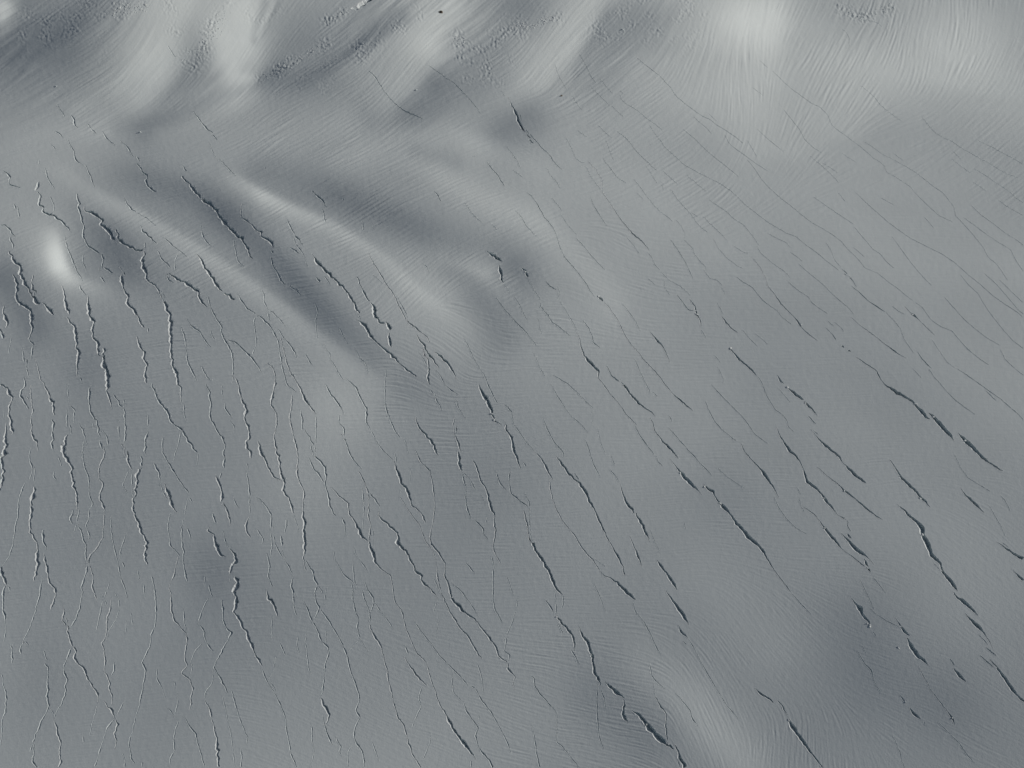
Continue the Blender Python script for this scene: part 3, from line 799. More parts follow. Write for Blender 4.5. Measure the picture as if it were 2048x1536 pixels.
632,830.5,2.5 632,855.5,2.5 630.8,885.5,2.5 629.5,913,2.5
600.8,818,3 604.5,840.5,3 604.5,863,3
608.2,858,3 619.5,875.5,3 627,890.5,3 632,900.5,3
620.8,890.5,3.5 627,910.5,3.5 639.5,920.5,3.5 648.2,933,3.5 652,955.5,3.5 649.5,965.5,3.5 655.8,988,3.5 659.5,1013,3.5 667,1025.5,3.5 672,1031.8,3.5
618.2,913,3.5 624.5,933,3.5 637,948,3.5 647,965.5,3.5
682,1031.8,2.5 689.5,1048,2.5 692,1075.5,2.5
650.8,768,3.5 659.5,785.5,3.5 672,800.5,3.5 684.5,820.5,3.5 688.2,829.2,3.5
678.2,828,3 678.2,845.5,3 687,855.5,3 688.2,875.5,3 694.5,890.5,3 699.5,908,3 712,925.5,3 724.5,940.5,3
680.8,866.8,2 687,878,2
662,973,3 679.5,993,3 694.5,1005.5,3 699.5,1028,3 712,1045.5,4 719.5,1063,8 725.8,1075.5,7 737,1084.2,3
737,985.5,3 749.5,998,3 759.5,1013,3 760.8,1018,3
724.5,968,1.5 725.8,988,1.5 728.2,1018,1.5 724.5,1060.5,1.5
745.8,1055.5,1.5 747,1095.5,1.5
742,860.5,1.5 754.5,885.5,1.5 767,903,1.5 787,920.5,1.5
787,920.5,3 793.2,938,5 799.5,953,7 803.2,965.5,7 812,975.5,5 818.2,990.5,6 823.2,1010.5,4 842,1025.5,2.5 852,1046.8,6
789.5,905.5,1.5 794.5,930.5,1.5
803.2,970.5,1.5 800.8,988,1.5
808.2,875.5,2 813.2,893,2 817,910.5,2
830.8,833,3 837,854.2,5 849.5,866.8,6 862,881.8,6 872,903,6 877,913,2
822,938,1.2 819.5,968,1.2
869.5,785.5,3 872,800.5,3 878.2,809.2,3 884.5,823,3
860.8,778,1.5 869.5,795.5,1.5
910.8,798,1.5 917,815.5,1.5 932,838,1.5
909.5,833,2.5 907,848,2.5 909.5,868,2.5 917,885.5,5 922,905.5,2.5
915.8,900.5,3 918.2,915.5,10 919.5,933,7 924.5,943,4
909.5,848,3 913.2,858,3 912,868,3
924.5,945.5,3.5 927,960.5,3.5 932,973,2 932,995.5,3.5 934.5,1018,3.5 942,1039.2,3.5
924.5,943,1.8 939.5,958,1.8 950.8,980.5,1.8
945.8,919.2,4 954.5,938,4 962,960.5,4 972,978,4 977,998,6 982,1015.5,6 989.5,1030.5,4 988.2,1048,4 992,1060.5,4 985.8,1093,4 992,1110.5,2 1002,1128,4
959.5,988,1.5 969.5,1000.5,1.5 972,1015.5,1.5
977,1028,1.5 969.5,1050.5,1.5
948.2,1038,3 967,1056.8,3 967,1065.5,3 975.8,1080.5,3
990.8,940.5,2.5 999.5,965.5,2.5 1014.5,983,2.5
955.8,768,3 967,788,9 977,805.5,11 982,818,6 984.5,828,5 988.2,840.5,5 1004.5,850.5,1
513.2,994.2,2 527,1005.5,2 543.2,1030.5,2 540.8,1060.5,2 544.5,1093,2 539.5,1118,2
572,1036.8,3.5 572,1050.5,3.5 569.5,1068,3.5
562,1069.2,2.5 564.5,1093,2.5
563.2,1098,2.5 572,1123,2.5
708.2,1093,1.5 712,1110.5,1.5 727,1130.5,1.5 737,1145.5,1.5
932,1125.5,2.5 942,1138,2.5 950.8,1148,2.5
512,1055.5,1.5 527,1078,1.5 524.5,1090.5,1.5
1045.2,923,2 1052.8,934.2,2
1069,903,2 1081.5,915.5,4 1091.5,933,5 1099,948,4 1106.5,960.5,2
1186.5,1116.8,1.5 1204,1128,1.5 1210.2,1134.2,1.5
1049,985.5,1.8 1059,1005.5,1.8 1059,1043,1.8 1061.5,1073,1.8 1066.5,1085.5,1.8
1085.2,834.2,2.5 1094,858,2.5 1109,885.5,2.5 1126.5,905.5,2.5 1127,918,2.5
1111.5,911.8,3 1124,928,8 1136.5,945.5,7 1151.5,959.2,4 1161.5,970.5,6 1174,988,7 1181.5,1005.5,6 1191.5,1025.5,5 1199,1043,6 1211.5,1068,4 1224,1093,2.5 1234,1110.5,7 1246.5,1133,3 1250.2,1152,7
1149,945.5,3 1159,960.5,3
1101.5,768,1.8 1114,790.5,1.8 1131.5,818,1.8 1144,834.2,1.8 1161.5,848,1.8 1176.5,866.8,1.8
1185.2,820.5,1 1185.2,850.5,1
1170.2,878,2 1179,903,2 1186.5,928,2 1201.5,955.5,2
1195.2,858,1 1201.5,885.5,1 1210.2,908,1
1219,938,2 1231.5,953,2 1239,965.5,2
1239,965.5,3 1246.5,990.5,4 1254,1005.5,8 1264,1018,11 1269,1028,6
1270.2,1023,4 1281.5,1043,10 1289,1058,8 1295.2,1073,4 1300.2,1084.2,3
1221.5,910.5,1.5 1229,930.5,1.5
1297.8,833,3.5 1304,843,3.5 1309,861.8,3.5 1324,880.5,3.5 1336.5,893,6 1346.5,904.2,5 1357.8,918,3.5
1269,850.5,3 1276.5,866.8,3 1289,883,3 1299,898,3 1309,909.2,3
1311.5,910.5,2.5 1315.2,923,2.5 1326.5,933,2.5
1305.2,783,2 1315.2,794.2,2
1337.8,830.5,2 1342.8,840.5,2 1341.5,848,2
1336.5,854.2,2.5 1356.5,878,2.5 1376.5,900.5,2.5 1389,913,2.5 1399,925.5,2.5 1414,940.5,2.5 1424,951.8,2.5
1337.8,915.5,2 1349,929.2,2 1360.2,943,6 1371.5,956.8,13 1384,969.2,13 1391.5,975.5,5 1404,990.5,2
1421.5,768,2 1446.5,795.5,2 1464,813,2 1486.5,835.5,2 1499,853,2 1509,868,2 1524,879.2,2 1536,888,2
1409,800.5,2 1419,823,2 1429,843,2 1444,859.2,2 1461.5,874.2,2 1474,883,2
1434,935.5,1.5 1456.5,955.5,1.5 1489,976.8,1.5
1367.8,1043,2.5 1371.5,1060.5,2.5
1259,1070.5,2.5 1269,1095.5,2.5 1276.5,1113,6 1285.2,1135.5,2.5
1299,1058,1.5 1311.5,1088,1.5 1319,1103,1.5 1311.5,1110.5,1.5
1556,775.5,1.8 1571,793,1.8 1581,805.5,1.8
1576,775.5,6 1591,788,9 1608.5,800.5,7
1608.5,801.8,5 1614.8,809.2,9 1621,813.5,6 1636,833,2
1616,830.5,3.5 1632.2,849.2,3.5
1619.8,856.8,2 1636,875.5,3 1651,890.5,8 1663.5,900.5,9 1676,911.8,6 1686,925.5,2 1701,940.5,9 1718.5,956.8,9 1733.5,966.8,9
1552.2,853,2 1561,873,4 1568.5,885.5,6 1581,903,10 1592.2,911.8,6 1606,935.5,3 1613.5,963,9 1631,975.5,9 1643.5,988,5 1651,1000.5,10 1661,1010.5,5 1676,1030.5,2 1696,1040.5,9
1626,860.5,2.5 1638.5,870.5,2.5
1633.5,933,1.5 1656,953,2 1676,968,3 1691,983,7 1711,998,3 1726,1010.5,7 1743.5,1025.5,4 1766,1040.5,2
1856,824.2,4 1866,831.8,9 1881,850.5,14 1896,865.5,14 1902.2,873,8 1908.5,883,2
1916,865.5,3 1928.5,878,11 1943.5,893,15 1961,910.5,10 1976,923,4 1991,933,5 2007.2,943,3
1908.5,908,1.2 1921,935.5,1.2 1936,955.5,1.2 1956,968,1.2 1981,983,1.2
2001,990.5,2 2011,1003,2 2021,1023,2
1971,780.5,2 1986,795.5,2 1993.5,801.8,2
1778.5,918,3 1796,943,4 1803.5,955.5,6 1818.5,970.5,10 1833.5,984.2,6 1841,995.5,6 1848.5,1000.5,7 1861,1015.5,2
1867.2,1125.5,2 1882.2,1143,2
1921,975.5,2 1931,990.5,5 1946,1003,7 1969.8,1026.8,2
1978.5,1010.5,2 1988.5,1030.5,2 2001,1050.5,2 2011,1073,2
2003.5,1084.2,2 2018.5,1095.5,2
1993.5,1083,3 2011,1095.5,4 2026,1105.5,7 2048,1118,9
1547.2,993,1.5 1556,1013,1.5 1571,1035.5,1.5 1591,1055.5,1.5 1613.5,1068,1.5
1593.5,975.5,2.2 1602.2,989.2,2.2
1597.2,993,2 1602.2,1013,2 1608.5,1024.2,2
1606,1013,3 1631,1030.5,3 1643.5,1048,3 1651,1059.2,8 1661,1070.5,10 1668.5,1078,7 1683.5,1098,3 1711,1118,3 1736,1138,4
1688.5,1036.8,3 1696,1043,3 1694.8,1053,3 1702.2,1064.2,3
1693.5,1065.5,6 1703.5,1078,6
1681,1065.5,3 1696,1080.5,6 1708.5,1095.5,15 1721,1104.2,10 1736,1115.5,3 1748.5,1129.2,2
1727.2,1115.5,3 1733.5,1130.5,8 1741,1145.5,6
15,1170.8,2.5 20,1175.8,2.5 18.8,1185.8,2.5
11.2,1170.8,3.5 5,1182,3.5 5.5,1202,3.5 7.5,1219.5,3.5 9.5,1237,3.5 11.2,1249.5,2 11.2,1264.5,2 7.5,1284.5,1.5
20,1288.2,2.5 25,1299.5,2.5 23.8,1312,2.5 23.8,1329.5,2.5
2.5,1344.5,2.5 6.2,1367,2.5 11.2,1384.5,2.5 12,1402,2.5 10,1422,2.5 5,1439.5,2.5 3.8,1464.5,2.5 2,1492,2.5
85,1152,2.3 78.8,1192,2.3 70,1224.5,2.3 60,1254.5,2.3 47.5,1279.5,2.3 40,1302,2.3 40.5,1317,2.3
47.5,1279.5,1.2 58.8,1292,1.2
126.2,1210.8,4 128.8,1227,4 125,1239.5,4 136.2,1257,5 138.8,1272,4 145,1292,4 151.2,1299.5,4 149.5,1314.5,4 160,1329.5,4 172.5,1342,5 177.5,1359.5,4 190,1379.5,4 197.5,1390.8,4 195,1399.5,4 197,1407,4
130,1229.5,2 136.2,1252,2
145,1292,3 137.5,1307,3 131.2,1324.5,3 126.2,1344.5,3 135,1359.5,3 128.8,1372,3 132.5,1382,3 122.5,1409.5,3 110,1429.5,3 108.8,1437,3
86.2,1299.5,2 95,1324.5,2
88.8,1324.5,3 97.5,1337,3 94.5,1364.5,3 96.2,1377,4 93.8,1392,4 97.5,1409.5,4 93.8,1422,2 82.5,1442,3 66.2,1482,3 67.5,1502,3 66.2,1524.5,3 75,1536,3
66.2,1484.5,1.5 60,1504.5,1.5
98.8,1412,1.5 107.5,1429.5,1.5
108.8,1434.5,3.5 110,1449.5,3.5 115,1469.5,4.5 122.5,1484.5,3.5 118.8,1509.5,3.5 122.5,1522,4.5 117.5,1536,3.5
202.5,1189.5,2.2 210,1199.5,2.2 213.8,1214.5,2.2
220,1164.5,1.5 206.2,1202,1.5 197.5,1239.5,1.5 192.5,1264.5,1.5
223.8,1194.5,2.5 221.2,1214.5,2.5 215,1234.5,2.5 213.8,1262,2.5 211.2,1274.5,2.5 203.8,1287,3 208.8,1302,3.5 211.2,1324.5,2.5 208.8,1342,2.5 220,1362,4 221.2,1382,4.5 223.8,1394.5,2.5 225,1412,2.5
228.8,1184.5,1.5 237.5,1199.5,1.5 238.8,1219.5,1.5 231.2,1239.5,1.5 217.5,1262,1.5 211.2,1287,1.5
228.8,1322,1.8 227.5,1342,1.8 222.5,1352,1.8
207.5,1399.5,3 215,1414.5,3 223.8,1422,5 230,1437,3 236.2,1449.5,5 228.8,1464.5,4 232.5,1479.5,4 230,1499.5,3
247.5,1402,1.5 233.8,1432,1.5
230,1437,2 215,1454.5,2 208.8,1472,2 202.5,1494.5,2 195,1517,2 188.8,1534.5,2
195,1409.5,1.5 187.5,1434.5,1.5 178.8,1472,1.5
165,1464.5,1.2 167.5,1487,1.2
243.8,1504.5,2 250,1517,2 248.8,1536,2
287.5,1167,1.2 288.8,1197,1.2
302.5,1152,2.5 310,1177,2.5 312,1202,2.5 312.5,1224.5,2.5 310,1252,2.5 302.5,1269.5,2.5 300,1292,2.5 285,1324.5,3 291.2,1342,2.5 287.5,1364.5,2.5 285,1382,2.5 278.8,1407,2.5 271.2,1434.5,2.5 265,1464.5,2.5 257.5,1484.5,3 258.8,1497,3.5 263.8,1517,3 270,1529.5,2.5
261.2,1224.5,1.5 266.2,1252,1.5
252.5,1239.5,1.2 251.2,1267,1.2
366.2,1214.5,1.2 368.8,1247,1.2 375,1264.5,1.2
410,1152,2 408.8,1173.2,2
417.5,1169.5,3 422.5,1189.5,3 427.5,1194.5,3
417.5,1193.2,2 405,1219.5,2 396.2,1247,2 407.5,1259.5,2 411.2,1282,2 420,1297,2 427.5,1303.2,2
405,1284.5,1.5 390,1302,1.5 381.2,1324.5,1.5 385,1332,1.5 380,1357,1.5
442.5,1195.8,3 446.2,1222,3 445,1239.5,3 455,1259.5,3 462.5,1264.5,3.5 455,1282,3 445,1299.5,3 432.5,1322,3 427.5,1334.5,3 435,1347,3.5 443.8,1362,3 456.2,1387,3
426.2,1337,2 425,1364.5,2 411.2,1384.5,2 410,1399.5,2
410,1399.5,3 417.5,1414.5,3 422.5,1432,3 427.5,1452,3 432.5,1479.5,4 433.8,1499.5,7 436.2,1517,7 438.8,1536,5
462.5,1379.5,2 470,1407,2 480,1439.5,2 495,1474.5,2 493.8,1489.5,2
481.2,1494.5,1.5 483.8,1512,1.5 481.2,1536,1.5
445,1392,1.2 462.5,1472,1.2 470,1536,1.2
366.2,1429.5,2.5 377.5,1449.5,3 391.2,1467,2.5 396.2,1489.5,2.5 402.5,1512,2.5 410,1533.2,2.5
357.5,1439.5,2 351.2,1457,2 347.5,1477,2 348.8,1502,2 341.2,1514.5,2 338.8,1533.2,2
313.8,1337,1.8 315,1359.5,1.8 325,1377,1.8 330,1397,1.8
333.8,1412,1.5 350,1434.5,1.5
355,1384.5,1.5 355,1409.5,1.5 348.8,1432,1.5
348.8,1362,2 351.2,1380.8,2
283.8,1522,1.2 284.5,1536,1.2
522,1332,2 532,1359.5,2 547,1382,2 559.5,1407,2 570.8,1434.5,2 573.2,1462,2 579.5,1494.5,2 583.2,1512,2 589.5,1524.5,2 593.2,1536,2
537,1362,1.5 550.8,1377,1.5 550.8,1388.2,1.5
552,1312,1.5 547,1342,1.5 538.2,1359.5,1.5
532,1175.8,3 535.8,1192,5 544.5,1202,7 549.5,1214.5,6 555.8,1234.5,2
545.8,1229.5,1.5 543.2,1252,1.5 543.2,1279.5,1.5
589.5,1184.5,2.5 590.8,1194.5,2.5
634.5,1170.8,2 647,1187,2
639.5,1217,2.5 654.5,1237,2.5 672,1264.5,2.5 684.5,1287,2.5 694.5,1312,2.5 695.8,1319.5,4 702,1344.5,2.5 709.5,1362,2.5 717,1387,2.5 718.2,1402,2.5 712,1419.5,2.5 719.5,1434.5,2.5 712,1452,2.5 707,1472,2.5 714.5,1489.5,4 724.5,1502,3 728.2,1522,3 728.2,1536,3
607,1199.5,3 613.2,1214.5,3.5 623.2,1239.5,3 634.5,1257,3 642,1282,3 657,1294.5,3 658.2,1304.5,3 649.5,1332,3 648.2,1364.5,3 642,1394.5,3
642,1394.5,4 647,1409.5,5 655.8,1419.5,6 659.5,1429.5,6 655.8,1442,4 652,1450.8,5
653.2,1174.5,2 650.8,1189.5,2 649.5,1209.5,2
652,1259.5,1.5 653.2,1287,1.5
613.2,1264.5,1.5 610.8,1284.5,1.5 614.5,1309.5,1.5 617,1337,1.5 620.8,1347,1.5
559.5,1284.5,1.2 570.8,1312,1.2
595.8,1272,1.2 594.5,1292,1.2 599.5,1307,1.2
644.5,1427,3 649.5,1454.5,3 657,1474.5,3.5 664.5,1492,3
672,1473.2,3 680.8,1492,3 679.5,1504.5,3 684.5,1512,3
623.2,1447,1.5 624.5,1482,1.5 628.2,1502,1.5 622,1536,1.5
704.5,1487,2 694.5,1507,2 697,1536,2
704.5,1167,3 705.8,1197,3 709.5,1219.5,3 717,1237,3 714.5,1254.5,3 719.5,1277,3
719.5,1277,1.5 737,1305.8,1.5
718.2,1280.8,1.5 697,1303.2,1.5
722,1179.5,2.5 732,1204.5,2.5 739.5,1227,2.5 740.8,1249.5,2.5
728.2,1162,3 737,1182,3 748.2,1197,3 747,1209.5,3 740.8,1224.5,3
748.2,1204.5,1.2 774.5,1239.5,1.2 789.5,1262,1.2
735.8,1239.5,3 744.5,1264.5,3 749.5,1274.5,4.5 762,1292,3 767,1314.5,3 774.5,1342,3 779.5,1372,3 787,1402,3 795.8,1434.5,3.5 807,1447,3.5 812,1467,3 819.5,1492,4 824.5,1507,3 839.5,1532,3 842,1536,3
743.2,1482,1.2 758.2,1522,1.2
809.5,1289.5,1.8 817,1309.5,1.8
808.2,1313.2,2 819.5,1332,4 832,1349.5,5 854.5,1373.2,2
844.5,1372,2 837,1397,2 843.2,1412,2 827,1444.5,2 827,1449.5,2 814.5,1462,2
854.5,1327,2.5 858.2,1347,2.5 869.5,1379.5,2.5 879.5,1409.5,2.5 892,1429.5,4 904.5,1452,6 912,1467,7 924.5,1482,9 937,1497,7 952,1519.5,3
860.8,1464.5,1.5 860.8,1484.5,1.5 844.5,1522,1.5
874.5,1200.8,1.2 867,1224.5,1.2
878.2,1234.5,1.2 873.2,1269.5,1.2
865.8,1152,2 880.8,1187,2
902,1164.5,1.8 922,1182,1.8 942,1209.5,1.8 957,1232,1.8
1014.5,1267,1.5 1005.8,1284.5,1.5
827,1240.8,1.8 847,1269.5,1.8 862,1287,1.8 879.5,1312,1.8 899.5,1332,1.8 922,1354.5,1.8 937,1372,1.8
942,1372,1.8 950.8,1377,1.8
950.8,1377,2.5 964.5,1402,2.5 982,1424.5,2.5 999.5,1454.5,2.5 1014.5,1484.5,2.5 1022,1507,2.5
954.5,1324.5,2.2 962,1349.5,2.2 965.8,1372,2.2 965.8,1385.8,2.2
905.8,1344.5,2 904.5,1364.5,2 907,1384.5,2 927,1405.8,2
927,1404.5,3 934.5,1424.5,3 955.8,1454.5,3 950.8,1472,3 955.8,1489.5,3 964.5,1504.5,4 977,1519.5,4 987,1536,4
959.5,1429.5,1.5 955.8,1452,1.5
942,1519.5,2 942,1536,2
1126.5,1189.5,2 1126,1209.5,2 1121.5,1223.2,2
1109,1179.5,2 1111.5,1202,2 1112.8,1229.5,2
1090.2,1198.2,3.5 1105.2,1219.5,3.5 1107.8,1230.8,3.5
1112.8,1229.5,7 1119,1239.5,7 1134,1257,6 1146.5,1274.5,6 1150.2,1287,4 1149,1304.5,7
1141.5,1298.2,3 1151.5,1314.5,3 1159,1330.8,3
1115.2,1244.5,2 1125.2,1267,2
1156.5,1252,3 1166.5,1272,6 1174,1282,9 1181.5,1302,9 1184,1314.5,10 1187.8,1329.5,8 1187.8,1344.5,7 1196.5,1357,8 1201.5,1372,5
1195.2,1367,2.5 1194,1404.5,2.5 1195.2,1437,2.5 1197.8,1472,2.5 1207.8,1499.5,2.5
1200.2,1374.5,3 1207.8,1397,3 1211.5,1417,3
1209,1362,4 1221.5,1374.5,9 1236.5,1387,10 1250.2,1397,5
1245.2,1397,4 1249,1409.5,6 1245.2,1424.5,10 1250.2,1437,10 1257.8,1445.8,4
1261.5,1419.5,3 1276.5,1429.5,8 1291.5,1447,14 1304,1462,16 1319,1477,16 1331.5,1487,10 1349,1498.2,8
1349,1488.2,4 1356.5,1502,7 1359,1514.5,10 1371.5,1536,14
1354,1517,3 1360.2,1536,3
1299,1327,2.5 1302.8,1349.5,2.5 1311.5,1362,2.5 1331.5,1379.5,2.5
1306.5,1364.5,1.5 1310.2,1389.5,1.5
1310.2,1392,4 1319,1409.5,5 1332.8,1428.2,3 1331.5,1449.5,4 1334,1474.5,4 1336.5,1487,4
1351.5,1385.8,3 1366.5,1404.5,3 1381.5,1422,3 1384,1437,3 1396.5,1453.2,3
1060.2,1352,3 1067.8,1354.5,3 1069,1372,3 1084,1392,4 1101.5,1412,3 1114,1424.5,3
1114,1424.5,2 1112.8,1484.5,2 1124,1492,2 1139,1512,2 1159,1536,2
1064,1449.5,2.5 1069,1477,2.5 1072.8,1504.5,2.5 1080.2,1536,2.5
1265.2,1204.5,2.2 1271.5,1224.5,2.2 1286.5,1242,2.2 1301.5,1269.5,2.2 1314,1297,2.2 1322.8,1310.8,2.2
1186.5,1164.5,1.2 1199,1192,1.2 1211.5,1224.5,1.2
1330.2,1179.5,2 1346.5,1202,7 1361.5,1222,11 1370.2,1237,10 1377.8,1250.8,3
1356.5,1249.5,2 1361.5,1262,7 1370.2,1269.5,5 1376.5,1277,2.5
1376.5,1277,2 1386.5,1294.5,2 1404,1327,2 1419,1354.5,2 1434,1379.5,2 1454,1412,2 1476.5,1437,2
1365.2,1280.8,2.5 1374,1290.8,2.5
1582.2,1184.5,2 1601,1207,3 1622.2,1229.5,2
1553.5,1399.5,3 1566,1412,5 1574.8,1432,3
1576,1437,10 1586,1454.5,12 1608.5,1487,10 1623.5,1507,5 1646,1536,4
1701,1194.5,2 1713.5,1209.5,7 1721,1217,14 1723.5,1229.5,8 1736,1242,8 1743.5,1254.5,8
1744.8,1262,1.2 1753.5,1274.5,1.2
1719.8,1159.5,2.2 1733.5,1187,2.2 1748.5,1219.5,2.2
1741,1217,2 1751,1227,2 1773.5,1242,2 1802.2,1255.8,2
1746,1154.5,1.5 1772.2,1187,1.5
1789.8,1234.5,2 1803.5,1254.5,5 1808.5,1262,9 1819.8,1272,8
1813.5,1274.5,6 1823.5,1294.5,14 1836,1312,12 1844.8,1318.2,8 1861,1334.5,2
1837.2,1332,2.2 1846,1352,2.2 1854.8,1364.5,2 1861,1379.5,2.2 1878.5,1402,2.2 1896,1424.5,2.2 1906,1437,5 1909.8,1452,2.2
1906,1182,3 1913.5,1194.5,8 1928.5,1204.5,12 1941,1214.5,9 1958.5,1234.5,2
1928.5,1225.8,2 1943.5,1239.5,7 1956,1252,11 1971,1269.5,3 1987.2,1297,2
1956,1267,3 1976,1289.5,3
1971,1294.5,4 1993.5,1312,4
1958.5,1309.5,3.5 1978.5,1327,3.5 1992.2,1338.2,3.5
1978.5,1317,3 1996,1337,6 2011,1357,9 2023.5,1377,10 2038.5,1394.5,6 2051,1404.5,6
1898.5,1315.8,2 1909.8,1332,4
1906,1335.8,5 1918.5,1349.5,9 1933.5,1364.5,4
1714.8,1302,1.8 1728.5,1327,1.8 1742.2,1339.5,4 1748.5,1364.5,1.8 1762.2,1387,1.8
1724.8,1292,1.2 1732.2,1307,1.2
1798.5,1387,2.5 1809.8,1404.5,5
1818.5,1414.5,4 1828.5,1427,8 1842.2,1438.2,5
1846,1442,1 1851,1449.5,1
1786,1472,2 1801,1507,2 1802.2,1522,2 1811,1536,2
1901,1469.5,2 1918.5,1487,2 1936,1512,2 1951,1527,2
1876,1444.5,1 1901,1469.5,1
70,716.5,1.5 75,734,1.5 80,756.5,1.5 87.5,768,2.2 97.5,788,3 103.8,808,7 108.8,821.8,7 108,833,3
47.5,752.8,3.5 51.2,768,3.5 41.2,783,3.5 40,790.5,4 50,805.5,3.5 53.8,813,3.5 58.8,819.2,3.5
530.8,726.5,2.5 542,730.2,2.5 549.5,746.5,2.5 550.8,768,3.8 544.5,795.5,5 542,808,3 553.2,826.8,2.5 553.2,848,3 548.2,873,3 552,898,5 558.2,918,5 560.8,943,5 563.2,955.5,5 570.8,968,5 564.5,980.5,4 570.8,989.2,5 577,995.5,5 584.5,1018,5 587,1028,5
1207.8,602.8,2.5 1221.5,619,2.5 1236.5,641.5,2.5 1246.5,664,2.5 1259,685.2,2.5 1274,701.5,2.5 1291.5,724,2.5 1309,741.5,2.5 1321.5,756.5,2.5 1329,768,2.4 1344,785.5,2.3 1366.5,806.8,6 1372.8,810.5,5 1386.5,821.8,2.3
1514,491.5,1.5 1521.5,506.5,1.5 1536,519,1.8 1556,534,2 1573.5,546.5,2 1581,556.5,2
1856,736.5,2.5 1868.5,754,2.5 1881,768,2 1893.5,783,1.5 1911,800.5,1.5 1931,815.5,1.5 1951,829.2,1.5
207.5,893,2.5 208,910.5,2.5 198.8,933,2.5 198.8,958,2.5 207.5,968,2.5 200,988,4 200,998,4 208.8,1013,4 208.8,1033,2.5 207.5,1058,2.5 205,1075.5,2.5 192.5,1098,2.5 180,1110.5,2.5 177.5,1120.5,5 181.2,1135.5,2.5 185,1152,2.5 185.5,1177,2.5 195,1204.5,2.5
356.2,1111.8,2 347.5,1152,2.2 337.5,1174.5,2.5 342.5,1189.5,2.5 342.5,1222,3 348.8,1239.5,4.5 357.5,1252,2.5 372.5,1267,2.5 375,1282,4 370,1302,2.5 368.8,1317,2.5 373.8,1330.8,2.5 362.5,1347,2.5 380,1359.5,2.5 386.2,1377,2.5 381.2,1397,2.5 382.5,1407,2.5 377.5,1422,2.5
773.2,735.2,1.5 769.5,766.6,2 770.8,813,2.5 780.8,840.5,2.5 792,865.5,2.5 800.8,878,2.5
983.2,1110.5,2 987,1130.5,2 986.1,1152,2.2 985.8,1199.5,2.5 989.5,1217,2.5 1005.8,1247,4
1514,257.5,1 1536,278.1,1 1551,290,1 1568.5,303.8,1
1544.8,141.2,2 1569.8,166.2,2 1589.8,182.5,2 1611,197.5,2 1622.2,206.2,2 1639.8,213.8,2 1656,230,2 1663.5,250,2 1678.5,262.5,2 1696,275,2 1718.5,291.2,2 1736,306.2,2 1748.5,317.5,2 1759.8,323.8,2 1768.5,331.2,2 1773.5,345,2 1791,353.8,2 1806,363.8,2 1821,373.8,2 1829.1,384,1.8 1856,411.5,1.5 1878.5,431.5,1.5 1906,444,1.5
1509,23.8,1.4 1536,21.9,1.5 1551,18.8,1.6 1562.2,0,1.6
290,497.8,4 287,509,6 285,521.5,9 289.5,536.5,8 291.2,549,6 296.2,562.8,4 310,570.2,3 317.5,581.5,3 322.5,589,3 325,600.2,3 332.5,614,7 338.8,630.2,7 339.5,654,7 341.2,671.5,7 342.5,686.5,7 339.5,701.5,7 346.2,721.5,7 347.5,736.5,7 353.8,751.5,7 355.6,768,4.8 362,776.8,2.5 360,790.5,2.5 363.8,806.8,2.5
482.5,404,2.5 482.5,421.5,2.5 481.2,435.2,2.5 496.2,442.8,2.5 512,459.6,2.8 522,462.8,5 520.8,472.8,3 532,476.5,4 543.2,486.5,6 547,497.8,5
692,756.5,1.5 703.9,768,2.5 712,775.5,3.5 724.5,803,3.5 733.2,818,3.5 732,843,4 742,860.5,2
1711,712.8,3 1731,726.5,3 1753.5,741.5,3 1756,749,5 1763.5,761.5,3 1769.1,768,3.5 1783.5,778,8 1798.5,786.8,10 1823.5,800.5,5 1831,810.5,6 1843.5,823,12 1851,833,12 1861,839.2,4
153,1045.5,3 160,1058,3 166.2,1078,3 172.5,1090.5,4 172.5,1100.5,3 170.5,1108,4 172.5,1125.5,3 175,1133,3 172.5,1143,3 169.4,1152,2.8 162.5,1177,2.5 166.2,1184.5,2.5 161.2,1212,2.5 152.5,1237,2.5 140,1255.8,2.5
68.8,968,3 68.8,980.5,5 63.8,998,8 62.5,1015.5,8 61.2,1038,6 61.2,1063,4 75,1085.5,2.5 73.8,1118,7 75,1135.5,7 68.1,1152,4.8 68.8,1164.5,2.5
86.2,1105.5,4.5 91.2,1118,4.5 93.8,1133,4.5 95.6,1152,4.2 97.5,1164.5,4 107.5,1173.2,4 111.2,1182,4 107.5,1202,4 101.2,1213.2,4 100.5,1223.2,4
0,1133,5 6.9,1152,9 11.2,1164.5,8 15,1170.8,3
221.2,1030.5,1.5 222.5,1060.5,1.5 227.5,1093,1.5 235,1123,1.5 240.6,1152,1.5 250,1177,1.5 255,1197,1.5
758.2,1020.5,4.5 757,1033,4.5 769.5,1043,4.5 782,1055.5,4.5 797,1065.5,4.5 795.8,1080.5,7 798.2,1090.5,8 812,1100.5,5 822,1120.5,5 829.5,1138,7 843.9,1152,5.5 844.5,1164.5,5 857,1173.2,3.5 877,1198.2,2
799.5,993,1.5 817,1020.5,1.5 839.5,1050.5,1.5 849.5,1080.5,1.5 867,1103,1.5 872,1125.5,1.5 875.1,1152,3.2 882,1184.5,3 899.5,1222,3.5 917,1252,4 934.5,1269.5,4 947,1292,3.5 963.2,1319.5,5
609.5,1120.5,3 619.5,1133,3 625.8,1143,3 626.4,1152,3 634.5,1170.8,3 629.5,1182,3 630.8,1197,3 639.5,1217,3 627,1239.5,3 628.2,1245.8,3
471.2,1152,8 476.2,1167,12 470,1182,11 472.5,1199.5,11 471.2,1212,8 467,1224.5,4 480,1239.5,5 487.5,1257,4 497.5,1274.5,5 502.5,1292,6 511.4,1312,5 518.2,1324.5,5 527.5,1334,2
1037.8,1192,1.5 1031.5,1222,1.5 1024,1246.4,1.9 1014.5,1267,2.2 1012,1287,2.2 1008.2,1302,2.2 1019.5,1309.5,2.2 1017,1327,2.2
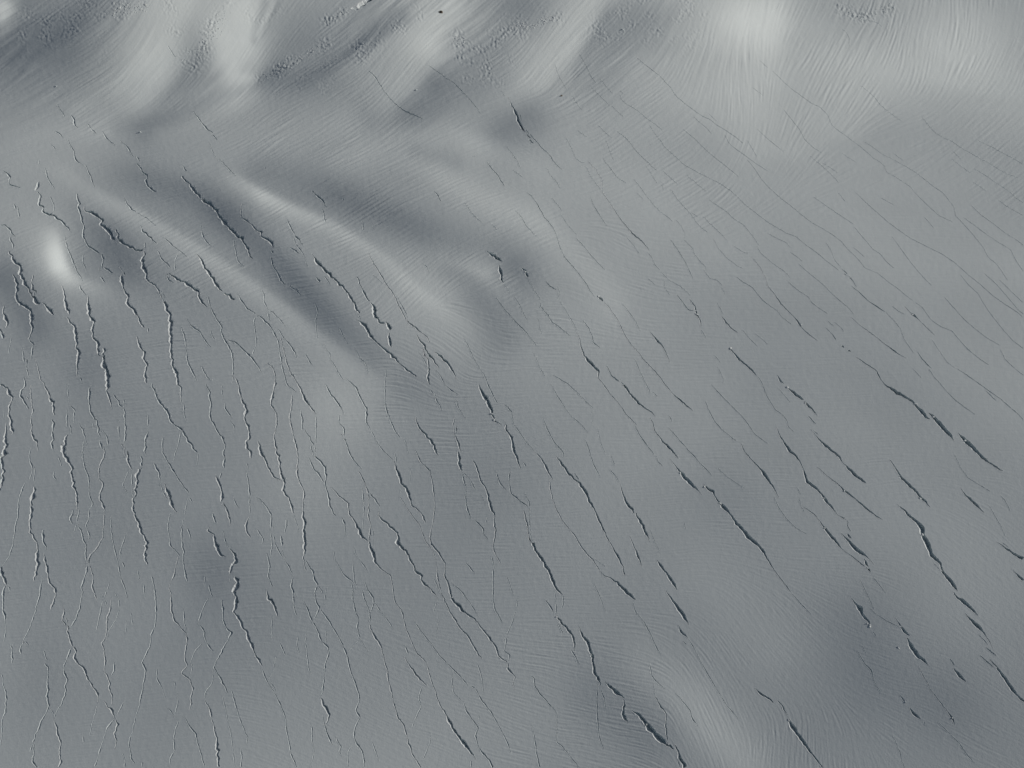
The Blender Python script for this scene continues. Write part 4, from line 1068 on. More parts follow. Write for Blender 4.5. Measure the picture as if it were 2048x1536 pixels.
1509,1374.5,3 1521.5,1388.2,7 1536,1393.9,6 1547.2,1407,6
1494,318.8,1.5 1509,336.2,1.5 1524,360,1.5 1536,373.2,1.8 1558.5,394,2 1578.5,409,2 1601,427.8,2 1623.5,445.2,2 1646,457.8,2 1668.5,471.5,2 1683.5,484,2 1698.5,501.5,2 1712.2,514,2 1731,536.5,2 1756,546.5,2 1773.5,561.5,2 1793.5,575.2,2 1811,590.2,2 1826,601.5,2
560.8,674,2.2 568.2,701.5,2.2 573.2,724,2.2 582,746.5,2.2 597,767.2,3.1 603.2,786.8,4 607,795.5,6 622,814.2,4 633.2,829.2,4
1913.5,736.5,2 1936,751.5,2 1958.5,767.2,2.1 1976,780.5,2.2 1998.5,795.5,2.2 2018.5,813,2.2 2033.5,825.5,2.2 2048,840.5,2.2
533.2,1105.5,2 539.5,1128,2 535.8,1151.2,3 545.8,1173.2,4
1012,291.2,2 1024,307.1,1.8 1034,321.2,1.5 1041.5,338.8,1.5
207.5,694,4 206.2,709,12 208.8,731.5,12 216.2,741.5,10 214.6,768,7 214.5,783,4 220,803,3 226.2,819.2,3
990.8,594,2.5 1002,609,2.5 1009.5,620.2,2.5 1023,634,2.5 1036.5,649,2.5 1051.5,664,2.5 1064,679,2.5 1074,691.5,2.5
1015.8,192.5,1.5 1024,211.2,3.8 1033.5,226.2,6 1036.5,240,6 1044,252.5,6 1052.8,262.5,6 1056.5,271.2,6 1062.8,277,6
1175.2,321.2,1.5 1184,331.2,1.5 1191.5,337.5,1.5 1196.5,348.8,1.5 1204,360,1.5 1204,384,2 1221.5,409,2.5 1236.5,432.8,2.5 1254,454,2.5 1266.5,467.8,5 1284,482.8,4 1294,494,2.5 1300.2,501.5,2.5
1727.2,282.5,2 1743.5,292.5,2 1761,306.2,2 1786,318.8,2 1811,332.5,2 1833.5,346.2,2 1853.5,362.5,2 1866,372.5,2 1884.8,384,1.8 1908.5,414,1.5 1911,431.5,1.5 1926,446.5,1.5 1946,469,1.5 1966,494,1.5 1976,514,1.5 1993.5,527.8,1.5 2006,546.5,1.5 2016,561.5,1.5
1948.5,337.5,1.5 1966,347.5,1.5 1986,361.2,1.5 2003.5,372.5,1.5 2019.8,384,1.5 2031,395.2,1.5 2048,406.5,1.5
473.8,584,2.5 482.5,601.5,2.5 493.8,616.5,2.5 512,627.8,2.5 524.5,636.5,2.5 542,654,2.5 549.5,669,2.5 555.8,684,2.5 560.8,706.5,2.5 563.2,729,2.5 567,741.5,2.5 572.6,767.4,2.5 593.2,785.5,2.5
870.8,739,2 882,754,2 888.2,768,2 902,780.5,2 917,789.2,2
273.8,1138,2 277.5,1152,2.2 279.5,1162,2.5
1046.5,1019.2,3 1054,1045.5,4 1061.5,1078,6 1070.2,1098,8 1084,1120.5,7 1096.5,1138,7 1102.8,1152,8 1107.8,1169.5,7 1114,1179.5,6 1126.5,1189.5,5
1793.5,1008,3 1808.5,1020.5,6 1823.5,1035.5,8 1836,1045.5,11 1843.5,1055.5,16 1846,1070.5,14 1856,1090.5,17 1863.5,1110.5,14 1881,1125.5,7 1883.5,1140.5,6 1892.2,1152,9 1901,1162,12 1911,1177,11 1916,1184.5,3
1239,756.5,6 1242.8,766,4.5 1251.5,775.5,7 1261.5,788,5 1276.5,805.5,8 1289,815.5,4 1301.5,823,4 1311.5,834.2,3
363.8,350,5 375,362.5,5 391.2,383.2,5.5 402.5,395.2,6 410,404,7 425,409,7 435,426.5,6 445,441.5,6 457.5,455.2,7 470,466.5,6 485,477.8,6 491.2,489,4 497.5,506.5,6 505,519,6
467.5,749,1.5 476.2,767.2,3.2 485,805.5,5 493.8,820.5,6 490,835.5,5 497.5,855.5,5 500,873,5 492.5,885.5,6 497.5,900.5,7 502.5,918,3
1104,749,1.5 1135.2,767.2,1.8 1154,785.5,2 1169,800.5,2 1186.5,816.8,2
2023.5,1138,2 2037.2,1151.2,6 2048,1162,7
829.5,898,2.5 839.5,920.5,2.5 860.8,943,2.5 864.5,965.5,2.5 868.2,990.5,2.5 869.5,1015.5,2.5 867,1038,2.5 859.5,1073,3 863.2,1090.5,4 877,1103,5 890.8,1126.8,3 889.5,1152,4 899.5,1177,5 903.2,1195.8,5 917,1209.5,9 929.5,1224.5,5 949.5,1237,3 967,1262,3.5 977,1272,5 989.5,1289.5,4 997,1312,3.5 1017,1327,3.5 1015.8,1337,5 1023,1345.8,3.8 1030.2,1352,2.5 1026,1367,2.5 1030.2,1384.5,2.5
1514,751.5,2.5 1521.5,761.5,2.5 1525.2,769.1,2.2 1531.5,788,2 1536,796.8,2 1551,820.5,2 1563.5,828,2 1573.5,840.5,2 1576,853,2 1588.5,864.2,2
844.5,694,4 849.5,709,6 855.8,719,4 858.2,734,4 856.5,754,6 857,766.8,5 860.8,770.5,6
1051.5,384,3 1060.9,389,2.8 1071.5,402.8,2.5 1079,416.5,4 1087.8,434,2.5 1096.5,442.8,2.5 1105.2,454,2.5 1111.5,466.5,2.5 1116.5,486.5,2.5 1124,504,2.5 1134,521.5,2.5 1146.5,534,2.5 1159,549,2.5 1171.5,566.5,2.5 1180.2,581.5,2.5 1189,592.8,2.5
371.2,1020.5,2.5 368.8,1038,2.5 362.5,1053,2.5 362.5,1073,2.5 366.2,1093,2.5 366.2,1125.5,2.5 371.9,1152,2.8 375,1164.5,3
1471.5,552.8,2.5 1486.5,564,2.5 1504,574,2.5 1512.8,585.2,2.5 1524,599,2.5 1537.5,610.2,2.2 1553.5,620.2,2 1563.5,634,2 1583.5,649,2
1406.5,968,4 1414,975.5,7 1427.8,983,7 1429,991.8,4 1436.5,1003,5 1446.5,1013,13 1457.8,1025.5,6 1467.8,1039.2,6 1481.5,1055.5,12 1499,1075.5,12 1514,1088,8 1526.5,1103,7 1536,1119.2,4 1548.5,1140.5,3 1557.9,1153.2,2.8 1582.2,1184.5,4
455,680.2,3 470,684,3 482.5,696.5,3 492.5,705.2,3 502.5,712.8,3 507.5,721.5,3 513.5,728.4,2.8 518.2,736.5,2.5 522.5,746.5,2.5
1009.5,808,4 1023.6,823.6,2.8 1026.5,848,1.5 1036.5,860.5,1.5 1049,880.5,1.5 1069,903,1.5
457.5,1095.5,2 467.5,1105.5,6 472.5,1120.5,8 462.5,1135.5,5 458.8,1143,6 460,1152,3 460,1164.5,2
717,940.5,3 725.8,958,3 732,973,3 737,985.5,3 737,1005.5,3 737,1033,3 742,1050.5,3 739.5,1068,4 738.2,1093,5 745.8,1105.5,8 752,1126.8,4 762,1138,2 782,1152,2.5 790.8,1207,2 803.2,1219.5,2 812,1257,2 822,1282,2 832,1304.5,3 854.5,1327,2
1009.5,840.5,4.5 1012,858,4.5 1024,875.5,5.5 1027.8,898,6 1034,915.5,8 1041.5,938,4
667,1100.5,2.5 670.8,1120.5,2.5 677,1130.5,2.5 689.5,1152,2 704.5,1162,1.5 713.2,1178.2,1.5
1311.5,1118,2 1319,1128,7 1329,1140.5,6 1336.5,1152,8 1344,1162,9 1349,1169.5,7 1355.2,1183.2,2
1299,250,2 1311.5,270,2 1324,283.8,2 1327.8,292.5,2 1341.5,305,2 1354,316.2,2 1369,330,2 1391.5,342.5,2 1414,353.8,2 1439,366.2,2 1461.5,381.4,1.8 1476.5,395.2,1.5 1491.5,410.2,1.5 1514,427.8,1.5 1536,444.6,1.8 1556,456.5,2 1573.5,466.5,2 1591,472.8,2 1611,489,2 1633.5,505.2,2 1651,520.2,2 1666,531.5,2 1678.5,541.5,2
1269,716.5,1.8 1279,741.5,1.8 1290.9,766,1.9 1301.5,786.8,2
1013.2,1152,1.2 1025.2,1187,1.4 1027.8,1192,1.5
1266.5,357.5,1 1279,372.5,1 1289.6,387.1,1.5 1306.5,409,2 1321.5,424,2 1339,436.5,2 1346.5,444,2
545.8,1050.5,1.5 549.5,1085.5,1.5 562,1110.5,1.5 577,1130.5,1.5 587,1153.8,2 582,1172,2.5 587,1187,2.5 587,1212,2.5 593.2,1233.2,2.5
1481.5,885.5,3 1489,903,3 1504,920.5,3 1516.5,933,4 1526.5,945.5,10 1536.9,960.5,7.5 1546,973,4 1558.5,996.8,2
925.8,671.5,2 937,694,2 947,716.5,2 957,732.8,2 969.5,751.5,2 976.4,769.8,2.2 987,793,2.5 995.8,808,2.5
1099,953,2.5 1100.2,975.5,2.5 1106.5,1000.5,2.5 1114,1020.5,2.5 1124,1040.5,2.5 1136.5,1055.5,2.5 1151.5,1073,2.5 1161.5,1093,2.5 1174,1108,2.5 1186.5,1120.5,2.5 1199,1140.5,2.5 1209,1152,2.5 1222.8,1156.4,3.2 1236.5,1167,6 1254,1184.5,10 1272.8,1199.5,7
1504,514,1 1521.5,536.5,1 1531.5,556.5,1 1536,572.8,3 1546,584,3 1561,605.2,4 1573.5,619,3 1588.5,634,3 1598.5,646.5,6 1603.5,655.2,3 1618.5,669,3 1636,681.5,3
707,1118,1.5 707,1155.8,2.2 714.5,1179.5,3
1022,930.5,2 1018.2,955.5,2 1021.1,986.1,2.8 1039,1000.5,3.5 1051.5,1009.2,3.5 1059,1018,3.5
1152.8,661.5,1 1160.2,679,2 1161.5,694,4 1169,711.5,5 1179,722.8,10 1189,734,9 1197.8,744,5 1195.2,754,3 1203.4,764.8,2.8 1221.5,788,2.5 1236.5,805.5,2.5 1251.5,828,2.5 1274,850.5,2.5
"""
RMIN = 300

def resample(P, step, seed):
    d = np.concatenate([[0], np.cumsum(np.hypot(*np.diff(P[:, :2], axis=0).T))])
    n = max(4, int(d[-1] / step) + 1)
    s = np.linspace(0, d[-1], n)
    Q = np.stack([np.interp(s, d, P[:, k]) for k in range(3)], 1)
    for _ in range(1):
        Q[1:-1, :2] = 0.25 * Q[:-2, :2] + 0.5 * Q[1:-1, :2] + 0.25 * Q[2:, :2]
    return Q, s, d[-1]

def jag(s, rs, wl):
    """1-D value noise along a line"""
    n = int(s[-1] / wl) + 4
    return np.interp(s / wl + rs.rand(), np.arange(n + 1), rs.randn(n + 1))

def section(P, seed):
    """all the vertices of one crevasse: rows of points across it, from the lit lip to the shaded one"""
    rs = R(seed)
    Q, s, L = resample(P, 2.3, seed)
    n = len(Q)
    tx = np.gradient(Q[:, 0]); ty = np.gradient(Q[:, 1]); tl = np.hypot(tx, ty) + 1e-9
    wv = Q[:, 2]
    rag = np.clip(wv, 1.2, 6)
    left = np.clip(1.25 - Q[:, 0].mean() / 1700, 0.35, 1.1)
    off = (0.20 * jag(s, rs, 7) + 0.13 * jag(s, rs, 3.2)) * rag * left
    Q[:, 0] += -ty / tl * off; Q[:, 1] += tx / tl * off
    x, y, z = land(Q[:, 0], Q[:, 1])
    dx, dy = np.gradient(x), np.gradient(y); dl = np.hypot(dx, dy) + 1e-9
    nx, ny = dy / dl, -dx / dl                          # across the crevasse
    nx = np.convolve(np.pad(nx, 2, mode='edge'), np.ones(5) / 5, 'valid'); ny = np.convolve(np.pad(ny, 2, mode='edge'), np.ones(5) / 5, 'valid')
    if (nx * LX + ny * LY).mean() < 0: nx, ny = -nx, -ny   # n points towards the sun
    e = 0.5
    ax, ay = project(x + nx * e, y + ny * e, z); bx, by = project(x - nx * e, y - ny * e, z)
    mp = 1.0 / np.maximum(np.hypot(ax - bx, ay - by), 0.4)        # metres per photo pixel, across
    mp = np.minimum(mp, 1.3)
    # width: tapered ends, ragged edges
    env = np.ones(n)
    tap = min(16.0, 0.3 * L)
    for d_, p_ in ((s, P[0]), (L - s, P[-1])):
        if 2 < p_[0] < 2046 and 2 < p_[1] < 1534:
            env = np.minimum(env, 0.22 + 0.78 * np.clip(d_ / tap, 0, 1))
    thin = np.clip((5.5 - wv) / 3.5, 0, 1)
    dash = np.clip(0.72 + (0.72 - 0.34 * left) * jag(s, rs, 9), 0.10 + 0.35 * left, 1.7)
    deep = 1 - (1 - np.clip((Q[:, 1] - 50) / 850, 0.35, 1)) * np.clip((Q[:, 0] - 500) / 700, 0, 1) * thin   # the cracks thin out up the plain
    lf = np.clip((left - 0.45) / 0.55, 0, 1)
    op = wv * ((0.53 - 0.13 * lf) * (1 - thin) + (0.14 + 0.30 * left) * dash * thin) * env * deep
    rw = (0.50 + (0.10 + 0.33 * lf * (1 - 0.6 * thin)) * np.minimum(wv, 10) + 0.65 * left) * deep * np.clip(0.9 + 0.4 * jag(s, rs, 7) + 0.32 * left * jag(s, rs, 3.5), 0.3, 1.9) * np.sqrt(env)
    eA = op * 0.5 * (1 + (0.34 - 0.14 * thin) * jag(s, rs, 5) * left + 0.14 * jag(s, rs, 2.6) * left)
    eS = op * 0.5 * (1 + (0.20 * jag(s, rs, 9) + 0.10 * jag(s, rs, 3)) * (0.3 + 0.7 * left))
    eA = np.maximum(eA, 0.12); eS = np.maximum(eS, 0.12)
    eA *= mp; eS *= mp; o = eA + eS
    rw = rw * mp; rS = 0.4 * rw; lip = np.minimum((0.80 + 0.55 * left) * rw, 0.5 * (o + rw))
    dep = o * (0.4 * thin + 0.70 * (1 - thin)) + 0.05
    sk = np.maximum(2.7 * mp, 0.25 * o)
    bev = 0.16 + 0.30 * left * (1 - thin) + 0.36 * thin + 0.07 * jag(s, rs, 6)
    bev = np.clip(bev, 0.10, 0.66)
    bd = bev * 0.75                                     # drop of the rounded lit lip
    cols = [(-eA - rw - sk, None, -0.03), (-eA - rw, None, 0.03), (-eA, None, -lip),
            (-eA + bev * o * 0.5, 0, -lip - 0.55 * bd * o), (-eA + bev * o, 0, -lip - bd * o), (-eA + (bev + 0.12) * o, 0, -lip - dep),
            (eS - 0.16 * o, 0, -lip - dep), (eS + 0.05 * o * (1 - thin), 0, -0.24 * o), (eS, None, -0.10 * rS), (eS + rS, None, 0.02), (eS + rS + sk, None, -0.03)]
    sh = 0.45 * rw * np.clip(left, 0, 1)
    cols = [(c_ + sh, m_, h_) for c_, m_, h_ in cols]
    V = np.zeros((n, len(cols), 3))
    for k, (c, mode, h) in enumerate(cols):
        X, Y = x + nx * c, y + ny * c
        V[:, k, 0], V[:, k, 1] = X, Y
        V[:, k, 2] = ground_at(*to_ij(X, Y)) + h
    for q in (0, n - 1):                               # the ends close up
        c = V[q, 1:10].mean(0); c[2] = ground_at(*to_ij(c[:1], c[1:2]))[0] + 0.03
        V[q, 1:10, :2] = c[:2] + (V[q, 1:10, :2] - c[:2]) * 0.3
        V[q, 1:10, 2] = c[2]
    return V

HOLE = np.zeros((NY - 1, NX - 1), bool)
def punch(V):
    A, B = V[:, 1], V[:, 9]
    n = len(A)
    f = np.linspace(min(1.3, n / 3), max(n - 2.3, n * 0.6), n * 3); i0 = np.minimum(f.astype(int), n - 2); fr = (f - i0)[:, None]
    A = A[i0] * (1 - fr) + A[i0 + 1] * fr; B = B[i0] * (1 - fr) + B[i0 + 1] * fr
    m = max(3, int(np.hypot(*(A - B)[:, :2].T).max() / 0.22))
    for t in np.linspace(0, 1, m):
        p = A * (1 - t) + B * t
        i, j = to_ij(p[:, 0], p[:, 1])
        HOLE[np.clip(i.astype(int), 0, NY - 2), np.clip(j.astype(int), 0, NX - 2)] = True

def mesh(name, verts, faces, mats, mi=None, smooth=True):
    me = bpy.data.meshes.new(name)
    verts = np.asarray(verts, np.float32); faces = np.asarray(faces, np.int32)
    me.vertices.add(len(verts)); me.vertices.foreach_set('co', verts.ravel())
    k = faces.shape[1]
    me.loops.add(faces.size); me.loops.foreach_set('vertex_index', faces.ravel())
    me.polygons.add(len(faces))
    me.polygons.foreach_set('loop_start', np.arange(0, faces.size, k, dtype=np.int32))
    me.polygons.foreach_set('loop_total', np.full(len(faces), k, np.int32))
    for m in mats: me.materials.append(m)
    if mi is not None: me.polygons.foreach_set('material_index', np.asarray(mi, np.int32))
    me.polygons.foreach_set('use_smooth', np.full(len(faces), smooth))
    me.update(calc_edges=True); me.validate()
    return me

def link(name, me, parent=None, loc=None):
    o = bpy.data.objects.new(name, me); C.objects.link(o)
    if parent is not None: o.parent = parent
    if loc is not None: o.location = loc
    return o

def strip(V, a, b, origin=None):
    n = V.shape[0]; k = b - a + 1
    P = V[:, a:b + 1].reshape(-1, 3)
    if origin is not None: P = P - origin
    I = np.arange(n * k).reshape(n, k)
    Fq = np.stack([I[:-1, :-1], I[:-1, 1:], I[1:, 1:], I[1:, :-1]], -1).reshape(-1, 4)
    # face up: compare with z
    p0, p1, p2 = P[Fq[0, 0]], P[Fq[0, 1]], P[Fq[0, 3]]
    nz = 0
    for q in (0, len(Fq) // 2, len(Fq) - 1):
        nz += np.cross(P[Fq[q, 1]] - P[Fq[q, 0]], P[Fq[q, 3]] - P[Fq[q, 0]])[2]
    if nz < 0: Fq = Fq[:, ::-1]
    return P, Fq

TR = []
for ln in LINES.strip().splitlines():
    TR.append(np.array([[float(q) for q in z.split(',')] for z in ln.split()]))
size = []
for P in TR:
    sel = (P[:, 0] > -5) & (P[:, 0] < 2053) & (P[:, 1] > -5) & (P[:, 1] < 1541)
    size.append(np.hypot(*np.diff(P[:, :2], axis=0).T).sum() * max(1.0, P[:, 2].mean()))
order = np.argsort(size)[::-1]
# ------------------------------------------------------------------ what each crevasse is called
PLACES = [(120, 500, 'beside the bright snow dome'), (30, 560, 'between the dome and the left edge'), (225, 480, 'in the hollow right of the bright dome'),
          (430, 440, 'in the dark trough between the two pale ridges'), (360, 600, 'below the lower pale ridge'), (650, 640, 'in the shaded trough under the upper pale ridge'),
          (720, 410, 'on the shaded slope above the upper pale ridge'), (830, 640, 'on the pale shoulder ending the upper ridge'), (1000, 560, 'by the shaded hollow in the middle'),
          (1060, 260, 'by the dark pocket near the top'), (830, 190, 'below the rough slide debris at the top'), (130, 270, 'on the smooth slope at upper left'),
          (330, 270, 'on the flat snow above the ridges'), (1250, 190, 'on the rippled slope at top right of centre'), (1640, 240, 'on the pale rippled apron at upper right'),
          (1930, 300, 'near the right edge, high up'), (1250, 430, 'on the plain right of the hollow'), (1560, 480, 'on the smooth plain at right'), (1880, 520, 'by the right edge of the smooth plain')]
ROWS = [(860, 'just below midway'), (1100, 'in the lower half'), (1310, 'low down'), (1500, 'along the bottom edge')]
COLS = [(110, 'at the far left'), (380, 'left of centre'), (680, 'a third of the way across'), (1000, 'in the centre'), (1330, 'right of centre'), (1660, 'towards the right'), (1930, 'at the far right')]
for _y, _t in ROWS:
    for _x, _s in COLS: PLACES.append((_x, _y, _t + ' ' + _s))
ORD = ['leftmost', 'second from left', 'third from left', 'fourth from left', 'fifth from left', 'sixth from left', 'seventh from left', 'eighth from left', 'ninth from left', 'tenth from left']

def look(P):
    d = np.hypot(*np.diff(P[:, :2], axis=0).T); L = d.sum(); wm = P[:, 2].max()
    ch = math.hypot(*(P[-1, :2] - P[0, :2])) / max(L, 1)
    noun = 'crevasse' if wm >= 4.5 else 'snow crack'
    wd = 'gaping' if wm >= 11 else 'wide' if wm >= 7 else 'narrow' if wm >= 4.5 else 'sharp' if wm >= 3 else 'hairline'
    ln = 'very long' if L > 260 else 'long' if L > 140 else 'short' if L < 70 else 'middling'
    sh = 'straight' if ch > 0.985 else 'wavy' if ch > 0.955 else 'zigzag'
    v = P[-1, :2] - P[0, :2]
    a = math.degrees(math.atan2(v[1], v[0]))
    lean = 'upright' if 75 < a < 105 else 'left leaning' if a >= 105 else 'slanting'
    return wd, ln, sh, lean, noun
INFO = {}
for rank, q in enumerate(order[:RMIN]):
    P = TR[int(q)]
    sel = P[(P[:, 0] > 0) & (P[:, 0] < 2048) & (P[:, 1] > 0) & (P[:, 1] < 1536)]
    c = (sel if len(sel) else P)[:, :2].mean(0)
    k = int(np.argmin([(c[0] - p[0]) ** 2 + (c[1] - p[1]) ** 2 * 1.4 for p in PLACES]))
    INFO[int(q)] = (c, k, look(P))
LAB = {}
_by = {}
for q, (c, k, lk) in INFO.items():
    _by.setdefault((k, lk), []).append(q)
for (k, lk), qs in _by.items():
    wd, ln, sh, lean, noun = lk
    qs.sort(key=lambda q: INFO[q][0][0])
    for n, q in enumerate(qs):
        if len(qs) == 1: LAB[q] = ' '.join((ln, lean, sh, wd, noun, PLACES[k][2]))
        else: LAB[q] = ' '.join((ORD[min(n, 9)], 'of the', lean, ln, wd, noun + 's', PLACES[k][2])) if sh == 'straight' else ' '.join((ORD[min(n, 9)], 'of', ln, sh, wd, noun + 's', PLACES[k][2]))
LAB = {q: ' '.join(t.split()[:16]) for q, t in LAB.items()}
_seen = {}
for q in sorted(LAB, key=lambda q: INFO[q][0][1]):      # the last few alike: tell the upper from the lower one
    t = LAB[q]; _seen.setdefault(t, []).append(q)
for t, qs in _seen.items():
    if len(qs) > 1:
        for n, q in enumerate(qs): LAB[q] = ' '.join((['upper', 'lower', 'lowest', 'bottommost'][min(n, 3)] + ' ' + t).split()[:16])
def describe(q):
    n = INFO[q][2][4]
    return LAB[q], n, 'crevasses across the glacier' if n == 'crevasse' else 'fine cracks in the glacier snow'
rest_v, rest_f, nrest = [], [], 0
for rank, q in enumerate(order):
    P = TR[q]
    V = section(P, 100 + int(q))
    punch(V)
    wide = P[:, 2].max() >= 4.5
    if rank >= RMIN:
        p, f = strip(V, 0, 10)
        rest_v.append(p); rest_f.append(f + nrest); nrest += len(p)
        continue
    org = V[len(V) // 2, 5].copy(); org[2] = V[len(V) // 2, 2, 2]
    if wide:
        r = bpy.data.objects.new('crevasse', None); C.objects.link(r); r.location = org; r.empty_display_size = 2
        for nm, a, b, mt in (('snow_lip', 0, 3, LIP), ('ice_wall', 3, 5, LIP), ('crevasse_floor', 5, 6, ICE), ('ice_wall', 6, 8, ICE), ('snow_lip', 8, 10, SNOW)):
            p, f = strip(V, a, b, org)
            link(nm, mesh(nm, p, f, [mt], smooth=False), r)
    else:
        p, f = strip(V, 0, 10, org)
        mi = np.tile(np.array([0, 0, 0, 0, 0, 1, 1, 1, 0, 0]), len(V) - 1)
        r = link('snow_crack', mesh('snow_crack', p, f, [SNOW, ICE], mi, smooth=False), None, org)
    lb, cat, grp = describe(int(q))
    r['label'] = lb; r['category'] = cat; r['group'] = grp
if rest_v:
    o = link('hairline_cracks', mesh('hairline_cracks', np.concatenate(rest_v), np.concatenate(rest_f), [SNOW], smooth=False))
    o['kind'] = 'stuff'; o['label'] = 'faint hairline cracks scattered all over the grey glacier snow'; o['category'] = 'cracks'

# ------------------------------------------------------------------ the snow sheet itself, open where a crevasse runs
I = np.arange(NX * NY).reshape(NY, NX)
Fq = np.stack([I[:-1, :-1], I[1:, :-1], I[1:, 1:], I[:-1, 1:]], -1)[~HOLE]
gr = link('ground', mesh('ground', np.stack([WX, WY, WZ], -1).reshape(-1, 3), Fq, [SNOW]))
gr['kind'] = 'structure'; gr['label'] = 'rolling grey snow surface of the glacier with wind ripples'

# ------------------------------------------------------------------ small things lying on the snow
def lumps(name, pts, rs, sub=False):
    """many small broken blocks in one mesh; pts: x, y, z, radius"""
    t = (1 + 5 ** 0.5) / 2
    ico = np.array([(-1, t, 0), (1, t, 0), (-1, -t, 0), (1, -t, 0), (0, -1, t), (0, 1, t), (0, -1, -t), (0, 1, -t), (t, 0, -1), (t, 0, 1), (-t, 0, -1), (-t, 0, 1)], float)
    ico /= np.linalg.norm(ico[0])
    fc = np.array([(0, 11, 5), (0, 5, 1), (0, 1, 7), (0, 7, 10), (0, 10, 11), (1, 5, 9), (5, 11, 4), (11, 10, 2), (10, 7, 6), (7, 1, 8), (3, 9, 4), (3, 4, 2), (3, 2, 6), (3, 6, 8), (3, 8, 9), (4, 9, 5), (2, 4, 11), (6, 2, 10), (8, 6, 7), (9, 8, 1)])
    V, Fc = [], []
    for n, (x, y, z, r) in enumerate(pts):
        s = ico * (1 + 0.28 * rs.randn(12, 1)) * r * np.array([1 + 0.3 * rs.randn(), 1 + 0.3 * rs.randn(), 0.32])
        a = rs.rand() * 6.28
        s = np.stack([s[:, 0] * math.cos(a) - s[:, 1] * math.sin(a), s[:, 0] * math.sin(a) + s[:, 1] * math.cos(a), s[:, 2]], 1)
        V.append(s + (x, y, z + 0.06 * r)); Fc.append(fc + 12 * n)
    return np.concatenate(V), np.concatenate(Fc)

DEBRIS = [
    ('bright lumpy avalanche debris at the foot of the upper left gully', 220, 9, 2.2, [(225, 26), (262, 14), (290, 16)]),
    ('loose lumpy debris strip running down beside the pale spur', 240, 9, 2.2, [(447, 22), (425, 60), (402, 108)]),
    ('long narrow band of avalanche debris across the shaded slope', 230, 7, 2.1, [(526, 155), (560, 138), (600, 115), (646, 90)]),
    ('thin line of ice rubble trailing below the dark ice cliff', 70, 3.5, 2.2, [(662, 40), (688, 26), (704, 18)]),
    ('small round patch of debris under the lone boulder', 110, 7, 2.2, [(914, 78), (926, 80)]),
    ('coarse rubble band on the shaded slope beside the pale tongue', 230, 6, 2.4, [(1024, 54), (1062, 52), (1112, 36)]),
    ('rough debris scatter along the top edge at upper right', 200, 7, 2.0, [(1682, 20), (1722, 32), (1762, 24), (1788, 10)]),
    ('fine rubble trail crossing the shaded gully below the ice cliff', 120, 6, 1.8, [(640, 126), (690, 112), (760, 74)]),
]
for n, (lab, cnt, sp, sz, P) in enumerate(DEBRIS):
    rs = R(400 + n); P = np.array(P, float)
    d = np.concatenate([[0], np.cumsum(np.hypot(*np.diff(P, axis=0).T))])
    cnt = int(cnt * 0.75); s = rs.rand(cnt) * d[-1]
    px = np.interp(s, d, P[:, 0]) + rs.randn(cnt) * sp; py = np.interp(s, d, P[:, 1]) + rs.randn(cnt) * sp * 0.7
    x, y, z = land(px, py)
    r = sz * 0.5 * 0.42 * np.exp(0.35 * rs.randn(cnt))
    v, f = lumps('avalanche_debris', np.stack([x, y, z, r], 1), rs)
    o = link('avalanche_debris', mesh('avalanche_debris', v, f, [LIP], smooth=False))
    o['kind'] = 'stuff'; o['label'] = lab; o['category'] = 'debris'

def rock(name, px, py, rad, seed, mat, lab, cat, flat=0.8, grp=None):
    x, y, z = land([px], [py]); x, y, z = x[0], y[0], z[0]
    m = 14; rs = R(seed); vs, fs = [], []
    K = rs.randn(7, 3); K /= np.linalg.norm(K, axis=1)[:, None]; cut = 0.62 + 0.3 * rs.rand(7)
    for i in range(m + 1):
        for j in range(2 * m):
            th = math.pi * i / m; ph = math.pi * j / m
            d = np.array([math.sin(th) * math.cos(ph), math.sin(th) * math.sin(ph), math.cos(th)])
            q = 1.0
            for k_, c_ in zip(K, cut):
                a = d @ k_
                if a > 1e-3: q = min(q, c_ / a)
            vs.append(d * q * rad * (1 + 0.04 * rs.randn()) * np.array([1.15, 0.9, flat]))
    for i in range(m):
        for j in range(2 * m):
            a = i * 2 * m + j; b = i * 2 * m + (j + 1) % (2 * m)
            fs.append((a, a + 2 * m, b + 2 * m, b))
    o = link(name, mesh(name, np.array(vs), np.array(fs), [mat], smooth=False), None, (x, y, z + rad * flat * 0.35))
    o['label'] = lab; o['category'] = cat
    if grp: o['group'] = grp
    return o
rock('boulder', 882, 25, 1.9, 3, ROCK, 'small lone dark brown boulder on the snow near the top edge', 'boulder')
rock('stone', 1123, 192, 0.9, 4, ROCK, 'small dark stone on pale snow above the dark pocket', 'stone')
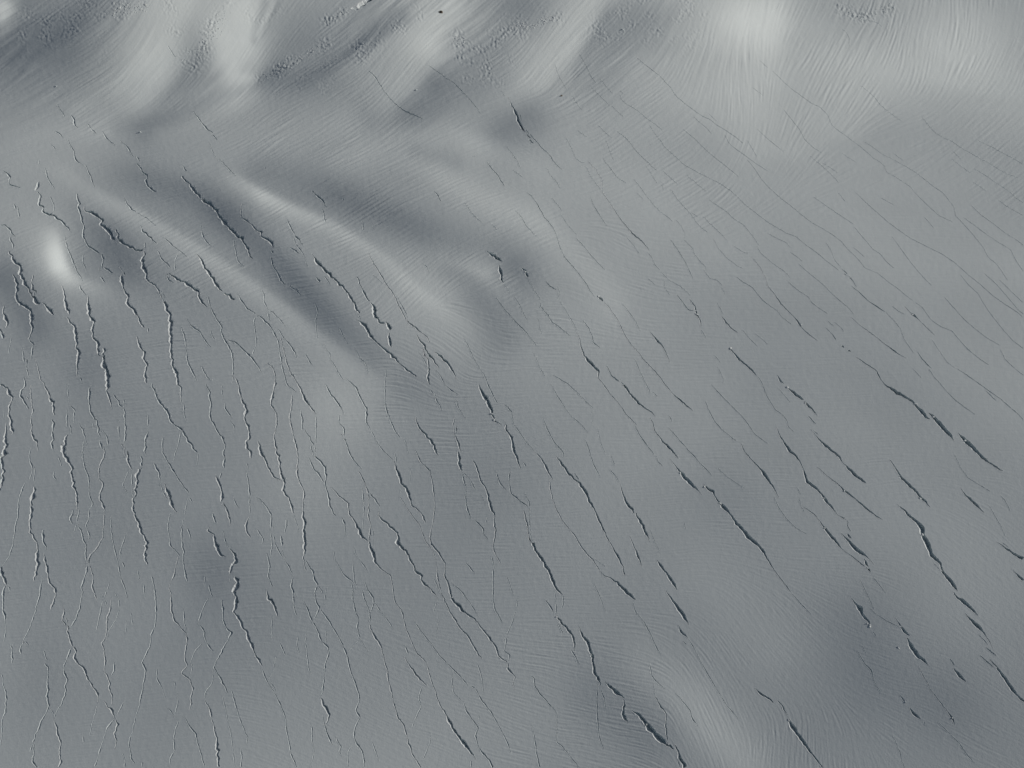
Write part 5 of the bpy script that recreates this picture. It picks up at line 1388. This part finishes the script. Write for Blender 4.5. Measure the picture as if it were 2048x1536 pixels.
rock('snow_block', 832, 180, 0.9, 5, LIP, 'single snow block beside the pale tongue below the slides', 'snow block', 0.8, 'stray snow blocks')
rock('snow_block', 1245, 59, 1.0, 6, LIP, 'single snow block on the rough slope right of the pale tongue', 'snow block', 0.8, 'stray snow blocks')
rock('snow_block', 280, 265, 1.0, 7, LIP, 'single snow block on the dark streak above the ridges', 'snow block', 0.8, 'stray snow blocks')
rock('snow_block', 112, 173, 0.8, 8, LIP, 'single snow block on the rippled slope at upper left', 'snow block', 0.8, 'stray snow blocks')

# rounded plugs of snow caught in the lips of the crevasses: parts of the nearest one
PLUGS = '1461,697 1575,775 1611,806 1567,884 1360,946 1440,1007 1409,973 1689,982 1647,996 1649,1056 1840,997 1845,1069 1799,952 1832,808 1930,881 1867,834 1366,808 1197,593 1050,544 1394,629 983,828 988,840 1577,1440 1735,1247 1739,1253 1740,1250 1735,1248 1811,1404 1113,1234 1182,1309 1293,1449 1337,1488 904,1195 1684,691 1699,703 1603,650 1825,629 1797,1296 1905,1436 1561,762'
seen_ = set()
roots = [(o, ) for o in list(C.objects) if o.name.split('.')[0] in ('crevasse', 'snow_crack')]
for tk in PLUGS.split():
    px, py = (float(q) for q in tk.split(','))
    x, y, z = land([px], [py]); x, y, z = x[0], y[0], z[0]
    best = None
    for (o,) in roots:
        ms = [c for c in o.children if c.type == 'MESH' and c.name.startswith('snow_lip')] if o.type == 'EMPTY' else [o]
        for c in ms[:1]:
            k = len(c.data.vertices); a = np.empty(k * 3, np.float32); c.data.vertices.foreach_get('co', a)
            a = a.reshape(-1, 3) + np.array(o.location)
            dd = np.min((a[:, 0] - x) ** 2 + (a[:, 1] - y) ** 2)
            if best is None or dd < best[0]: best = (dd, o)
    if best is None or best[0] > 25: continue
    rs = R(int(px)); rad = 1.75 * (0.42 + 0.4 * z * 0 + (1536 - py) * 0.00018)
    v, f = lumps('snow_bridge', [(0, 0, 0, rad)], rs)
    # round it off once
    me = mesh('snow_bridge', v, f, [LIP])
    ob = link('snow_bridge', me, best[1], Vector((x, y, z - 0.1 * rad)) - best[1].location)
